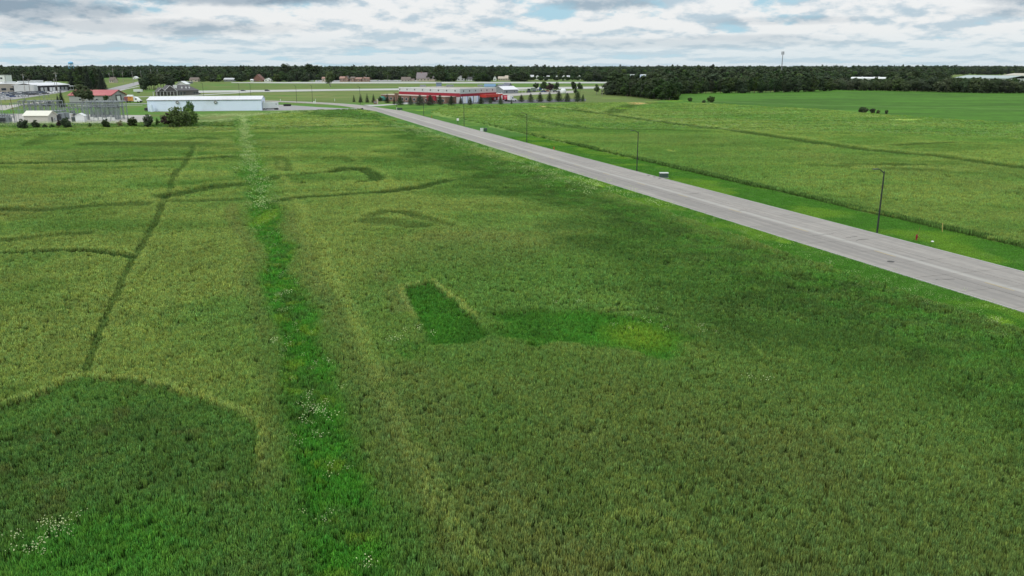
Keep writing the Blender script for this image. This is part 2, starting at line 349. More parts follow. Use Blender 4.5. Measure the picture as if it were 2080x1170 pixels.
def field(x, y):
    """what grows at each point: canopy height, plant colour, kind (0 none, 1 crop, 2 rank grass, 3 mown)"""
    N = x.shape; col = np.empty(N + (3,)); h = np.full(N, 0.06); kind = np.full(N, 3)
    r = np.hypot(x, y); jit = (fbm(x, y, 3.0, 3, 5) - .5) * np.clip(r / 60, .5, 3)
    wx = x + (fbm(x, y, 14, 3, 11) - .5) * 5 * np.clip(r / 200, .15, 1); wy = y + (fbm(x, y, 14, 3, 12) - .5) * 5 * np.clip(r / 200, .15, 1)
    big = fbm(x, y, 42, 4, 1); mid = fbm(x, y, 9, 4, 2); sml = fbm(x, y, 2.2, 3, 3); far = fbm(x, y, 160, 3, 9)
    def put(mask, c):
        m = np.clip(mask, 0, 1)[..., None]; col[...] = col * (1 - m) + c * m
    meadow = MEADOW * (0.85 + .3 * big[..., None]); col[...] = meadow
    put(sm(mid + far, .95, 1.3) * .8, LAWN); put(sm(big, .6, .75) * .22, TAN * .7)
    # verges beside the avenue
    s = RU[0] * x + RU[1] * y; n = RN[0] * x + RN[1] * y
    verge = ((n > 60) & (n < 100) & (s < 450)) | ((n > 79) & (n < 140) & (s > 380) & (s < 470))
    put(verge * 1., LAWN * .74); put(verge * sm(mid, .5, .7) * .5, YELLOW * .8); put(verge * sm(sml, .6, .8) * .4, DEEP)
    # left crop field
    dl = dpoly(wx, wy, LEFTFIELD) + jit * .6; L = dl < 0
    dr = dpoly(wx, wy, RIGHTFIELD) + jit * .5; Rr = dr < 0
    ds = dpoly(x, y, SOYFIELD); S = (ds < 0) & ~Rr
    crop = L | Rr
    w1 = sm(big * .6 + mid * .4 + (fbm(x, y * 2.6, 24, 3, 21) - .5) * .5, .38, .62)
    w = w1[..., None] * WHEAT + (1 - w1[..., None]) * WHEAT2
    w = w * (.7 + .34 * sml[..., None] + .26 * fbm(x, y, .8, 2, 36)[..., None]) ; col[crop] = w[crop]
    put(crop * sm(fbm(x, y, 60, 3, 31), .55, .72) * .5, LUSH); put(crop * sm(fbm(x, y * 1.6, 26, 4, 32), .56, .72) * .5, LUSH * .9)
    put(crop * sm(fbm(x, y, 50, 4, 33), .54, .7) * .35, BROWNISH); st2 = fbm(x, y * 3.5, 30, 4, 35); put(crop * sm(st2, .55, .75) * .55 * sm(r, 110, 200), LUSH * .75); put(crop * (1 - sm(st2, .28, .42)) * .22 * sm(r, 110, 200), RIM)
    put(L * (1 - sm(r, 38, 75)) * sm(x, -14, 6) * (.3 + .4 * mid), BROWNISH * .74)
    hh = .58 + (mid - .5) * .22 + (fbm(x, y, 3.5, 3, 8) - .5) * .22 + (fbm(x, y, 22, 3, 41) - .5) * .3
    h = np.where(crop, hh, h); kind = np.where(crop, 1, kind)
    put(Rr * (.12 + .25 * mid), LUSH)
    # soy beyond the right field
    sc = SOY * (.74 + .42 * sm(fbm(x * .5, y * 2.2, 40, 5, 51, .7), .35, .65)[..., None] + .06 * mid[..., None])
    col[S] = sc[S]; h = np.where(S, .35, h); kind = np.where(S, 4, kind)
    k = S & (ds > -6); put(k * .5, DEEP)
    d, _ = dline(x, y, PL([(1400, 204.5), (1560, 211), (1700, 215.5), (1900, 219), (2080, 223), (2500, 226)])); put(S * (1 - sm(d, 2, 7)) * .7, DEEP); h = np.where(S & (d < 4), .1, h)
    d, _ = dline(x, y, RF_TOP[7:]); put((1 - sm(d + jit, .5, 3.5)) * .6 * (crop | S), YELLOW)
    # weedy margin behind the left field
    d, _ = dline(x, y, PL([(-600, 254), (0, 258), (250, 257), (480, 253), (640, 228.5), (735, 226)])); M = (d < 12) & ~L & (x < -70)
    put(M * .9, LUSH * .72); put(M * sm(sml + mid, .95, 1.3) * .5, RIM * .9); h = np.where(M, .4 + sml * .4, h); kind = np.where(M, 2, kind)
    # lush band along the avenue
    db = dpoly(wx, wy, LUSHBAND) + (mid - .5) * 16 * np.clip(r / 150, .35, 1.2)
    b = (1 - sm(db, -7, 5)) * L; put(b * .95, LUSH * (.48 + .54 * mid[..., None] + .12 * (sml[..., None] - .5))); put(b * sm(fbm(x, y * 1.5, 16, 4, 61), .5, .66) * .65, DEEP * .7); put(b * sm(fbm(x, y, 10, 3, 64), .56, .72) * .35, WHEAT2 * .9)
    put(b * sm(fbm(x, y, 2.6, 3, 65), .52, .66) * .55, DEEP * .55); put(b * (1 - sm(fbm(x, y, 3.2, 3, 66), .34, .46)) * .4, WHEAT2 * .85); put(b * sm(n, 40, 62) * sm(sml, .4, .7) * .45, BRIGHT * 1.1)
    h = h - b * .08 + b * (fbm(x, y, 5, 3, 62) - .5) * .3
    # bottom left stand
    d = dpoly(wx, wy, BOTLEFT) + (sml - .5) * 1.2; b = 1 - sm(d, -.25, .25 + 1.5 * (1 - sm(y, 38, 44)))
    put(L * sm(d, .05, .25) * (1 - sm(d, .4, .8)) * .75 * sm(y, 39, 43), RIM)
    put(b * 1., DEEP * (.62 + .4 * sml[..., None] + .4 * fbm(x, y, .9, 2, 37)[..., None] + .3 * (mid[..., None] - .5))); put(b * sm(fbm(x, y, 1.6, 3, 38), .6, .78) * .5, BROWNISH * .7); put(b * sm(mid, .55, .7) * .45, LUSH * 1.1); h = h - b * .38 - L * (1 - sm(np.abs(d), .0, .8)) * .05
    h = np.maximum(h, np.where(b > .5, .12 + sml * .22, 0))
    put(b * (1 - sm(np.hypot(x + 19.5, y - 33), 2, 7)) * .7, BRIGHT * (.8 + .5 * sml[..., None]))
    # sunk plots
    d = dpoly(x, y, RECT) + (sml - .5) * .4 + (mid - .5) * 1.5 * (1 - sm(y, 64, 70)); b = (1 - sm(d, -.3, .2 + 1.2 * (1 - sm(y, 62, 68)))); put(L * sm(d, .05, .3) * (1 - sm(d, .45, .75)) * .85 * sm(y, 68, 72), RIM)
    put(b, (BRIGHT * .55 + LUSH * .2) * (.78 + .4 * sml[..., None])); put(b * sm(mid, .5, .7) * .5, BRIGHT); h = h - b * .38
    d = dpoly(wx, wy, PATCH) + (sml - .5) * 3 + (mid - .5) * 4; b = (1 - sm(d, -1.4, .9)); put(b, (BRIGHT * .62 + LUSH * .28) * (.66 + .45 * sml[..., None])); put(b * sm(mid, .5, .68) * .6, BRIGHT); h = h - b * .33
    c0 = P(1300, 685); put(b * (1 - sm(np.hypot((x - c0.x), (y - c0.y) * .8), .8, 4.5)) * .8, YELLOW * (.75 + .4 * sml[..., None]))
    d = dpoly(wx, wy, PATCH2) + (sml - .5) * 2; b = (1 - sm(d, -1.0, .5)); put(b * .6 * sm(sml, .3, .6), BRIGHT * .85); h = h - b * .15
    for pts, wd, dep, g in LINES:
        d, sd = dline(x + (wx - x) * .25, y + (wy - y) * .25, pts); wd = wd * (.8 + .5 * mid); br = sm(mid + .25 * sml, .3, .55)
        wd = wd * np.clip(r / 110, .7, 1.5); k = (1 - sm(d, wd * .5, wd)) * crop; put(k * g * (.6 + .4 * br), DEEP * (.5 + .3 * (1 - sm(r, 60, 130))[..., None]) * (.85 + .4 * sml[..., None])); h = h - k * dep * (.6 + .4 * br)
        k = (sm(d, wd * .8, wd * 1.1) * (1 - sm(d, wd * 1.3, wd * 2.0))) * crop * (sd > 0); put(k * g * .42, RIM)
    for pts, wd, c, g in RIDGES:
        d, _ = dline(wx, wy, pts); k = (1 - sm(d, wd * .3, wd)) * crop * sm(mid + sml, .6, 1.0); put(np.clip(k * g * .55, 0, 1), c); h = h + k * .06
    # grassed waterway
    d, _ = dline(wx, wy, STRIP); wdt = 1.75 + (mid - .5) * 1.5 + (sml - .5) * 1.0
    put((1 - sm(d, 2.0, 4.2)) * (y < P(0, 236).y) * .45 * (.4 + mid), LUSH); put((1 - sm(d, 2.5, 4.8)) * (1 - sm(y, 35, 41)) * .75 * (.5 + mid), LUSH); k = 1 - sm(d, wdt * .55, wdt * 1.35); inside = (y < 275) & (x < -1); k = k * (y < P(0, 236).y)
    put(k, BRIGHT * (.66 + .6 * sml[..., None])); put(k * sm(fbm(x, y, 3, 4, 71), .44, .6) * .7, LUSH * .85); put(k * sm(fbm(x, y, .9, 2, 73), .55, .75) * .5, DEEP * .6); put(k * sm(fbm(x, y, 1.5, 2, 72), .6, .8) * .6, YELLOW); h = h - k * .28; h = np.maximum(h, .12 * k)
    c0 = P(537, 445); put(k * (1 - sm(np.hypot((x - c0.x) * 1.3, (y - c0.y) * .28), .6, 3.2)) * .85, YELLOW)
    put(k * sm(y, 120, 150) * (1 - sm(d, .6, 2)) * .65, LUSH); put(k * sm(y, 175, 220) * (1 - sm(d, 1.2, 2.6)) * sm(sml, .25, .55) * .5, RIM * .88)
    kind = np.where((k > .5), 2, kind)
    # bare and pale patches
    for (px, py, a, bb, c, g) in ((1297, 212, 7, 14, TAN, .95), (1240, 199, 12, 4, YELLOW * 1.3, .7), (1360, 206, 14, 5, YELLOW * 1.3, .7), (1265, 222, 6, 9, YELLOW * 1.2, .6),
                                  (1835, 246, 9, 3.4, RIM * 1.5, .95), (1215, 378, 1.4, 4, YELLOW * 1.1, .8), (1420, 211, 10, 4, RIM * 1.3, .7), (820, 238, 4, 7, RIM * 1.2, .7), (1098, 218, 3, 2, TAN * 1.2, .8),
                                  (1365, 311, 2, 2.4, RIM * 1.1, .7), (1590, 490, .8, 1.6, YELLOW, .6), (2030, 650, 1.2, 1.6, YELLOW * .9, .7), (1755, 345, 3, 1.3, RIM * 1.2, .5), (855, 224, 3, 6, YELLOW * 1.4, .7)):
        c0 = P(px, py); q = np.hypot((x - c0.x) / a, (y - c0.y) / bb) + (mid - .5) * 1.2 + (sml - .5); put((1 - sm(q, .6, 1.1)) * g, c)
    # roadside: everything mown or paved stays low
    rd = (n > 62.4) & (n < 92) & (s < 450); h = np.where(rd, .05, h); kind = np.where(rd, 3, kind)
    kind = np.where((n > ROAD_L - .3) & (n < ROAD_R + .3) & (s < 470), 0, kind); h = np.where(kind == 0, 0, h)
    h = np.clip(h, 0, 1.2)
    return h, col, kind, crop

def build_ground():
    el = [0.0, 8.0]; r = 14.0
    while r < 14000:
        el.append(r); r += max(.11, min(r * r / 15500, r * .0135)) if r > 26 else 2.0
    el = np.array(el); azf = np.linspace(-R(41), R(41), 560); az = np.concatenate([np.linspace(-math.pi, -R(43), 40), azf, np.linspace(R(43), math.pi, 40)[:-1]])
    rr, aa = np.meshgrid(el, az, indexing='ij'); x = rr * np.sin(aa); y = rr * np.cos(aa)
    h, col, kind, crop = field(x, y)
    fade = 1 - .5 * (1 - sm(rr, 180, 420)) * ((kind == 1) | (kind == 2))       # sheet darkened nearby: lower stems and soil, with shade between plants painted in
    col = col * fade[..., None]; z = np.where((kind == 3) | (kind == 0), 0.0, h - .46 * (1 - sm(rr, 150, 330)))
    rise = sm(rr, 2500, 7000) * 13 * (fbm(x, y, 2600, 3, 77) * 1.5 - .2); z = z + rise
    # ditch beyond the highway verge, gentle undulation of the old fields
    nr, na = x.shape; V = np.stack([x, y, z], -1).reshape(-1, 3)
    i = np.arange(nr - 1)[:, None] * na + np.arange(na)[None, :]; j = np.arange(nr - 1)[:, None] * na + (np.arange(na)[None, :] + 1) % na
    F = np.stack([i, i + na, j + na, j], -1).reshape(-1, 4)
    me = bpy.data.meshes.new('ground'); me.vertices.add(len(V)); me.vertices.foreach_set('co', V.ravel().astype(np.float32))
    me.loops.add(F.size); me.loops.foreach_set('vertex_index', F[:, ::-1].ravel().astype(np.int32)); me.polygons.add(len(F))
    me.polygons.foreach_set('loop_start', np.arange(0, F.size, 4, dtype=np.int32)); me.polygons.foreach_set('use_smooth', np.ones(len(F), bool))
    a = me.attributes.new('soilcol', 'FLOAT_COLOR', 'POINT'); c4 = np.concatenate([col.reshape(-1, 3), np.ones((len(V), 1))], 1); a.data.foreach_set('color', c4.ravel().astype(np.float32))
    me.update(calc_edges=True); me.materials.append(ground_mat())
    o = bpy.data.objects.new('ground', me); C.objects.link(o); tag(o, 'flat farmland with crop fields, verges and meadows', kind='structure')
    return o

PROTO = bpy.data.collections.new('plant_kinds')
def scatter_object(name, label, cat, pts, col, scale, rotz, idx, coll, tilt=None):
    me = bpy.data.meshes.new(name); n = len(pts); me.vertices.add(n); me.vertices.foreach_set('co', np.asarray(pts, np.float32).ravel())
    def at(nm, ty, key, arr): a = me.attributes.new(nm, ty, 'POINT'); a.data.foreach_set(key, np.asarray(arr).ravel())
    if col is not None: at('plantcol', 'FLOAT_COLOR', 'color', np.concatenate([col, np.ones((n, 1))], 1).astype(np.float32))
    sc = np.asarray(scale, np.float32)
    if sc.ndim == 1: sc = np.repeat(sc[:, None], 3, 1)
    at('size', 'FLOAT_VECTOR', 'vector', sc)
    tl = np.zeros((n, 2)) if tilt is None else tilt
    at('turn', 'FLOAT_VECTOR', 'vector', np.stack([tl[:, 0], tl[:, 1], rotz], 1).astype(np.float32)); at('pick', 'INT', 'value', np.asarray(idx, np.int32))
    o = bpy.data.objects.new(name, me); C.objects.link(o)
    ng = bpy.data.node_groups.new(name, 'GeometryNodeTree')
    ng.interface.new_socket('Geometry', in_out='INPUT', socket_type='NodeSocketGeometry'); ng.interface.new_socket('Geometry', in_out='OUTPUT', socket_type='NodeSocketGeometry')
    N = ng.nodes; Lk = ng.links; gi = N.new('NodeGroupInput'); go = N.new('NodeGroupOutput')
    ci = N.new('GeometryNodeCollectionInfo'); ci.inputs['Collection'].default_value = coll; ci.inputs['Separate Children'].default_value = True; ci.inputs['Reset Children'].default_value = True
    ip = N.new('GeometryNodeInstanceOnPoints'); ip.inputs['Pick Instance'].default_value = True
    def na(nm, ty): a = N.new('GeometryNodeInputNamedAttribute'); a.data_type = ty; a.inputs[0].default_value = nm; return [s for s in a.outputs if s.enabled and s.name == 'Attribute'][0]
    e2r = N.new('FunctionNodeEulerToRotation'); Lk.new(na('turn', 'FLOAT_VECTOR'), e2r.inputs[0])
    Lk.new(gi.outputs[0], ip.inputs['Points']); Lk.new(ci.outputs[0], ip.inputs['Instance']); Lk.new(na('pick', 'INT'), ip.inputs['Instance Index'])
    Lk.new(e2r.outputs[0], ip.inputs['Rotation']); Lk.new(na('size', 'FLOAT_VECTOR'), ip.inputs['Scale']); Lk.new(ip.outputs[0], go.inputs[0])
    md = o.modifiers.new('scatter', 'NODES'); md.node_group = ng
    return tag(o, label, cat, kind='stuff')

def tuft_mesh(name, blades, spread, hh, w, seed, m):
    r = random.Random(seed); v = []; f = []; t = []
    for k in range(blades):
        a = r.uniform(0, 6.283); d = spread * math.sqrt(r.random()); x, y = d * math.cos(a), d * math.sin(a)
        b = r.uniform(0, 6.283); lean = r.uniform(.05, .35) * hh; H_ = hh * r.uniform(.6, 1.15); ww = w * r.uniform(.6, 1.3)
        px, py = math.cos(b) * ww, math.sin(b) * ww; lx, ly = math.cos(b + 1.57) * lean, math.sin(b + 1.57) * lean
        o = len(v); v += [(x - px * .5, y - py * .5, -.1), (x + px * .5, y + py * .5, -.1), (x + px * .6 + lx * .5, y + py * .6 + ly * .5, H_ * .62), (x - px * .6 + lx * .5, y - py * .6 + ly * .5, H_ * .62),
                          (x + lx * 1.1 + px * .1, y + ly * 1.1 + py * .1, H_), ]
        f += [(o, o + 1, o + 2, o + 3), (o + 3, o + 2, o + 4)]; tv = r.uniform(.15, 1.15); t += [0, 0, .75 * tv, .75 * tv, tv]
    me = bpy.data.meshes.new(name); me.from_pydata(v, [], f); at = me.attributes.new('tip', 'FLOAT', 'POINT'); at.data.foreach_set('value', t); me.materials.append(m); me.update(); return me

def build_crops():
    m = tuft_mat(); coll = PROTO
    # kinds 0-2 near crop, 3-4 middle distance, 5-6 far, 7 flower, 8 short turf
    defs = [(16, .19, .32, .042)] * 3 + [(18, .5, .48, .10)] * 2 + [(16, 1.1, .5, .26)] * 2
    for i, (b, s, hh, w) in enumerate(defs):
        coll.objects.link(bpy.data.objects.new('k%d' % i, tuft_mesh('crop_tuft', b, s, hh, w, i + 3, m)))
    fl = tuft_mesh('flower_head', 10, .22, .42, .02, 77, m)
    v = []; f = []; t = []; r = random.Random(5)
    for k in range(9):
        x, y, z = r.gauss(0, .16), r.gauss(0, .16), r.uniform(.38, .6); q = r.uniform(.016, .036)
        o = len(v); v += [(x + q, y, z), (x, y + q, z + .01), (x - q, y, z), (x, y - q, z - .01), (x, y, z + q)]; f += [(o, o + 1, o + 4), (o + 1, o + 2, o + 4), (o + 2, o + 3, o + 4), (o + 3, o, o + 4)]; t += [1] * 5
    fm = bpy.data.meshes.new('flower_head'); fm.from_pydata(v, [], f); at = fm.attributes.new('tip', 'FLOAT', 'POINT'); at.data.foreach_set('value', t); fm.materials.append(m)
    coll.objects.link(bpy.data.objects.new('k7', fm))
    coll.objects.link(bpy.data.objects.new('k8', tuft_mesh('turf_tuft', 18, .4, .12, .03, 90, m)))
    g = np.random.default_rng(4)
    def pts(r0, r1, dens, az=R(35.5)):
        n = int(dens * az * (r1 * r1 - r0 * r0)); r = np.sqrt(g.random(n) * (r1 * r1 - r0 * r0) + r0 * r0); a = (g.random(n) * 2 - 1) * az
        return r * np.sin(a), r * np.cos(a)
    for (nm, lab, r0, r1, dens, kk, base) in (('wheat_plants', 'green wheat plants of the near field', 16, 72, 27, (0, 3), .5), ('wheat_plants', 'green wheat plants in the field before the avenue', 72, 150, 13, (0, 3), .55),
                                      ('wheat_plants', 'ripening crop in the middle distance', 150, 300, 4.2, (3, 5), .6), ('wheat_plants', 'crop fields toward the far hedges and buildings', 300, 620, .6, (5, 7), .6)):
        x, y = pts(r0, r1, dens, R(47) if r0 < 72 else (R(41) if r0 < 150 else R(37))); h, col, kind, crop = field(x, y); k = (kind == 1) | (kind == 2)
        x, y, h, col, kind = x[k], y[k], h[k], col[k], kind[k]; gp = fbm(x, y, 1.1, 3, 97); hv = .72 + .6 * fbm(x, y, 1.7, 2, 98); k = (gp > .30) | (g.random(len(x)) < .35) | (np.hypot(x, y) > 120); x, y, h, col, kind, hv = x[k], y[k], h[k], col[k], kind[k], hv[k]; n = len(x); r = np.hypot(x, y)
        rk = g.random(n); jit = (.82 + .36 * g.random(n)) * 1.0; col = col * jit[:, None]; warm = (g.random(n) - .5) * .3
        col[:, 0] *= 1 + warm; col[:, 2] *= 1 - warm
        big = .85 if r0 < 72 else (1.15 if r0 < 150 else .75)
        sc = np.stack([np.full(n, big) * (.75 + .5 * g.random(n)), np.full(n, big), hv * .98 * (.7 + .6 * g.random(n))], 1); sc[:, 1] = sc[:, 0]
        
        z = h - .36 + .12 * sm(r, 150, 330)
        scatter_object(nm, lab, 'crop', np.stack([x, y, z], 1), col, sc, g.random(n) * 6.283, g.integers(kk[0], kk[1], n), coll, (g.random((n, 2)) - .5) * .3)
    # crop's standing edge along the verge, its side's shade put into darker green
    n = 9000; s = 45 + g.random(n) * 290; nn = 92.75 + g.random(n) ** 1.5 * .9; x = RU[0] * s + RN[0] * nn; y = RU[1] * s + RN[1] * nn; wob = (fbm(x, y, 6, 3, 91) - .5) * .8; x = x + RN[0] * wob; y = y + RN[1] * wob
    q = np.where(s > 130, 1.5, 1.0) * (.8 + .4 * g.random(n)); scatter_object('wheat_edge', 'standing edge of the right field along the mown verge', 'crop', np.stack([x, y, np.zeros(n)], 1), (DEEP * .82)[None, :] * (.6 + .6 * g.random(n))[:, None], np.stack([q, q, .9 + .7 * g.random(n)], 1), g.random(n) * 6.28, g.integers(0, 4, n), coll)
    # mown grass beside the avenue
    n = 60000; s = g.random(n) ** 1.5 * 210 + 45; nn = 61.5 + g.random(n) * 33; eg = (fbm(s, nn, 1.5, 2, 95) - .3) * .5; k = (nn < ROAD_L - .1 + eg) | (nn > ROAD_R + .3); s, nn = s[k], nn[k]
    x = RU[0] * s + RN[0] * nn; y = RU[1] * s + RN[1] * nn; h, col, kind, crop = field(x, y); k = kind == 3; x, y, col = x[k], y[k], col[k]; n = len(x); q = .8 + g.random(n) * .5
    scatter_object('verge_grass', 'short bright mown grass along both sides of the avenue', 'grass', np.stack([x, y, np.full(n, .0)], 1), col * 1.3 * (.75 + .5 * g.random(n))[:, None], np.stack([q * 1.3, q * 1.3, q * .7], 1), g.random(n) * 6.28, np.full(n, 8), coll)
    # pale flowers in the grassed waterway, the weedy margins and the odd corner
    X = []; Y = []; W = []
    def spray(cx, cy, n, a, b, c=(.29, .33, .15)):
        for _ in range(max(1, int(n * .4))):
            X.append(g.normal(cx, a)); Y.append(g.normal(cy, b)); W.append(c)
    for (px, py, n, a) in ((640, 845, 34, .55), (650, 870, 14, .6), (628, 820, 8, .5), (580, 612, 18, .5), (582, 640, 10, .6), (600, 700, 9, .9), (640, 760, 9, .9), (655, 905, 7, .6), (672, 985, 7, .5), (680, 1070, 5, .4), (752, 1163, 8, .25),
                        (118, 1090, 22, .35), (100, 1105, 14, .5), (85, 1127, 12, .5), (30, 1150, 14, .6), (40, 1100, 7, .6), (850, 690, 12, .9), (815, 708, 10, .7), (1440, 684, 12, .5), (1182, 630, 6, .15), (1132, 633, 4, .2), (1290, 660, 18, 1.3),
                        (1340, 672, 12, 1.2), (1530, 790, 5, .6), (1684, 541, 5, .15), (1750, 560, 3, .6), (2030, 668, 12, .5), (1860, 600, 8, 2), (1575, 512, 5, .4), (1200, 440, 5, 2.0)):
        p = P(px, py); spray(p.x, p.y, n, a, a * 1.2, (.31, .34, .18))
    for i in range(len(STRIP) - 1):
        a, b = STRIP[i], STRIP[i + 1]; L_ = np.hypot(*(b - a)); far_ = a[1] > 120
        if a[1] < 40: continue
        for _ in range(int(L_ * (1.5 if far_ else .6))):
            t = g.random(); p = a + (b - a) * t; spray(p[0], p[1], 1, 1.15 if far_ else 1.0, 1.2, (.22, .27, .11) if far_ else (.29, .33, .15))
    for poly, n, sd in ((PL([(0, 256), (250, 254), (480, 250)]), 700, 5.0), (PL([(420, 238), (500, 236), (640, 229)]), 350, 5.0), (PL([(820, 262), (1000, 310), (1200, 385)]), 500, 4.0), (PL([(1200, 385), (1500, 470), (1800, 580), (2060, 660)]), 240, 3.0)):
        for _ in range(n):
            q = g.random() * (len(poly) - 1); i = int(q); p = poly[i] + (poly[i + 1] - poly[i]) * (q - i); spray(p[0], p[1], 1, sd, sd * 1.5, (.20, .25, .10))
    X = np.array(X); Y = np.array(Y); W = np.array(W); h, _, kind, _ = field(X, Y); ok = kind != 0; X, Y, W, h, kind = X[ok], Y[ok], W[ok], h[ok], kind[ok]; r = np.hypot(X, Y); n = len(X); q = np.where(r > 130, 2.2 + r / 200, 1.0) * (.7 + .6 * g.random(n))
    scatter_object('wildflowers', 'pale cream wildflower heads scattered through the grassy strip and margins', 'flowers', np.stack([X, Y, h * .8 - .05], 1), W * (.7 + .5 * g.random(n))[:, None], np.stack([q, q, np.minimum(q, 1.6)], 1), g.random(n) * 6.28, np.full(n, 7), coll)

# ---------------------------------------------------------------- paved surfaces
def road_mat(name, a, b, streak=True):
    m = bpy.data.materials.new(name); m.use_nodes = True; MATS[name] = m
    nt = m.node_tree; nt.nodes.clear(); n = NT(nt)
    g = n('ShaderNodeNewGeometry').outputs['Position']
    if streak:
        s = n('ShaderNodeVectorMath', g, (RU[0], RU[1], 0), operation='DOT_PRODUCT').outputs['Value']; q = n('ShaderNodeVectorMath', g, (RN[0], RN[1], 0), operation='DOT_PRODUCT').outputs['Value']
        v = n('ShaderNodeCombineXYZ', mth(n, 'MULTIPLY', s, 0.035), mth(n, 'MULTIPLY', q, 1.3), 0.0).outputs[0]
        st_ = n('ShaderNodeTexNoise', v, None, 1.0, 5, 0.6).outputs[0]
        # the two lanes are worn differently
        lane = mth(n, 'MULTIPLY', mth(n, 'SUBTRACT', 1.0, sstep(n, q, 72.6, 73.6)), sstep(n, q, 68.4, 69.6))
        f = mth(n, 'ADD', mth(n, 'MULTIPLY', st_, 1.1), mth(n, 'MULTIPLY', lane, 0.22))
    else: f = n('ShaderNodeTexNoise', g, None, 0.08, 5, 0.6).outputs[0]
    spk = n('ShaderNodeTexNoise', g, None, 0.7, 8, 0.75).outputs[0]
    rv = mth(n, 'MULTIPLY', n('ShaderNodeObjectInfo').outputs['Random'], 0.10)
    ff = mth(n, 'ADD', mth(n, 'ADD', mth(n, 'MULTIPLY', f, 0.6), mth(n, 'MULTIPLY', spk, 0.45)), rv)
    c = mixc(n, sstep(n, ff, 0.3, 0.85), a, b)
    if streak:
        cl = mth(n, 'SUBTRACT', 1.0, sstep(n, mth(n, 'ABSOLUTE', mth(n, 'SUBTRACT', q, 74.0)), 0.15, 0.7)); c = mixc(n, mth(n, 'MULTIPLY', cl, 0.55), c, (.40, .385, .35))
    pr = n('ShaderNodeBsdfPrincipled'); nt.links.new(c, pr.inputs['Base Color']); pr.inputs['Roughness'].default_value = 0.85
    o = n('ShaderNodeOutputMaterial'); nt.links.new(pr.outputs[0], o.inputs[0]); return m
CONC = road_mat('pavement_concrete', (.368, .335, .298), (.220, .203, .184))
PALEC = road_mat('pale_concrete', (.46, .46, .43), (.36, .36, .33), False)
LOTC = road_mat('lot_surface', (.34, .325, .32), (.22, .215, .215), False)
ASPH = road_mat('dark_asphalt', (.13, .13, .14), (.075, .075, .08), False)
GRAV = road_mat('pale_gravel', (.42, .40, .36), (.30, .285, .25), False)
JOINT = mat('joint_tar', (.06, .058, .055), .9)
def strip_between(top, bot, z=0.12, mb=None, mi=0):
    mb = mb or MB(); n = 24
    def res(l):
        l = [np.array(P(*p)[:2]) for p in l]; d = [0]
        for a, b in zip(l[:-1], l[1:]): d.append(d[-1] + np.hypot(*(b - a)))
        t = np.linspace(0, d[-1], n); return np.stack([np.interp(t, d, [q[k] for q in l]) for k in (0, 1)], 1)
    a, b = res(bot), res(top); v = [(p[0], p[1], z) for p in a] + [(p[0], p[1], z) for p in b] + [(p[0], p[1], -.3) for p in a] + [(p[0], p[1], -.3) for p in b]
    f = [(i, i + 1, n + i + 1, n + i) for i in range(n - 1)] + [(2 * n + i, 2 * n + i + 1, i + 1, i) for i in range(n - 1)] + [(n + i, n + i + 1, 3 * n + i + 1, 3 * n + i) for i in range(n - 1)]
    return mb.add(v, f, mi)
def ribbon(pts, w, z):
    """pts world 2d, width w"""
    pts = [np.array(p[:2]) for p in pts]; q = []
    for i in range(len(pts) - 1):
        p0, p1, p2, p3 = pts[max(i - 1, 0)], pts[i], pts[i + 1], pts[min(i + 2, len(pts) - 1)]
        for t in np.linspace(0, 1, 6, endpoint=False): q.append(.5 * ((2 * p1) + (-p0 + p2) * t + (2 * p0 - 5 * p1 + 4 * p2 - p3) * t * t + (-p0 + 3 * p1 - 3 * p2 + p3) * t ** 3))
    q.append(pts[-1]); mb = MB(); n = len(q); L_ = []; R_ = []
    for i, p in enumerate(q):
        d = q[min(i + 1, n - 1)] - q[max(i - 1, 0)]; d /= np.hypot(*d) + 1e-9; nn = np.array((d[1], -d[0])) * w / 2; L_.append(p - nn); R_.append(p + nn)
    v = [(a[0], a[1], z) for a in L_] + [(a[0], a[1], z) for a in R_] + [(a[0], a[1], -.3) for a in L_] + [(a[0], a[1], -.3) for a in R_]
    f = [(i, n + i, n + i + 1, i + 1) for i in range(n - 1)] + [(i, i + 1, 2 * n + i + 1, 2 * n + i) for i in range(n - 1)] + [(n + i + 1, n + i, 3 * n + i, 3 * n + i + 1) for i in range(n - 1)]
    return mb.add(v, f)
def quad_sn(mb, s0, s1, n0, n1, z0, z1, mi=0):
    c = [RP(s0, n0), RP(s0, n1), RP(s1, n1), RP(s1, n0)]
    v = [(p.x, p.y, z0) for p in c] + [(p.x, p.y, z1) for p in c]
    return mb.add(v, [(3, 2, 1, 0), (4, 5, 6, 7), (0, 1, 5, 4), (1, 2, 6, 5), (2, 3, 7, 6), (3, 0, 4, 7)], mi)

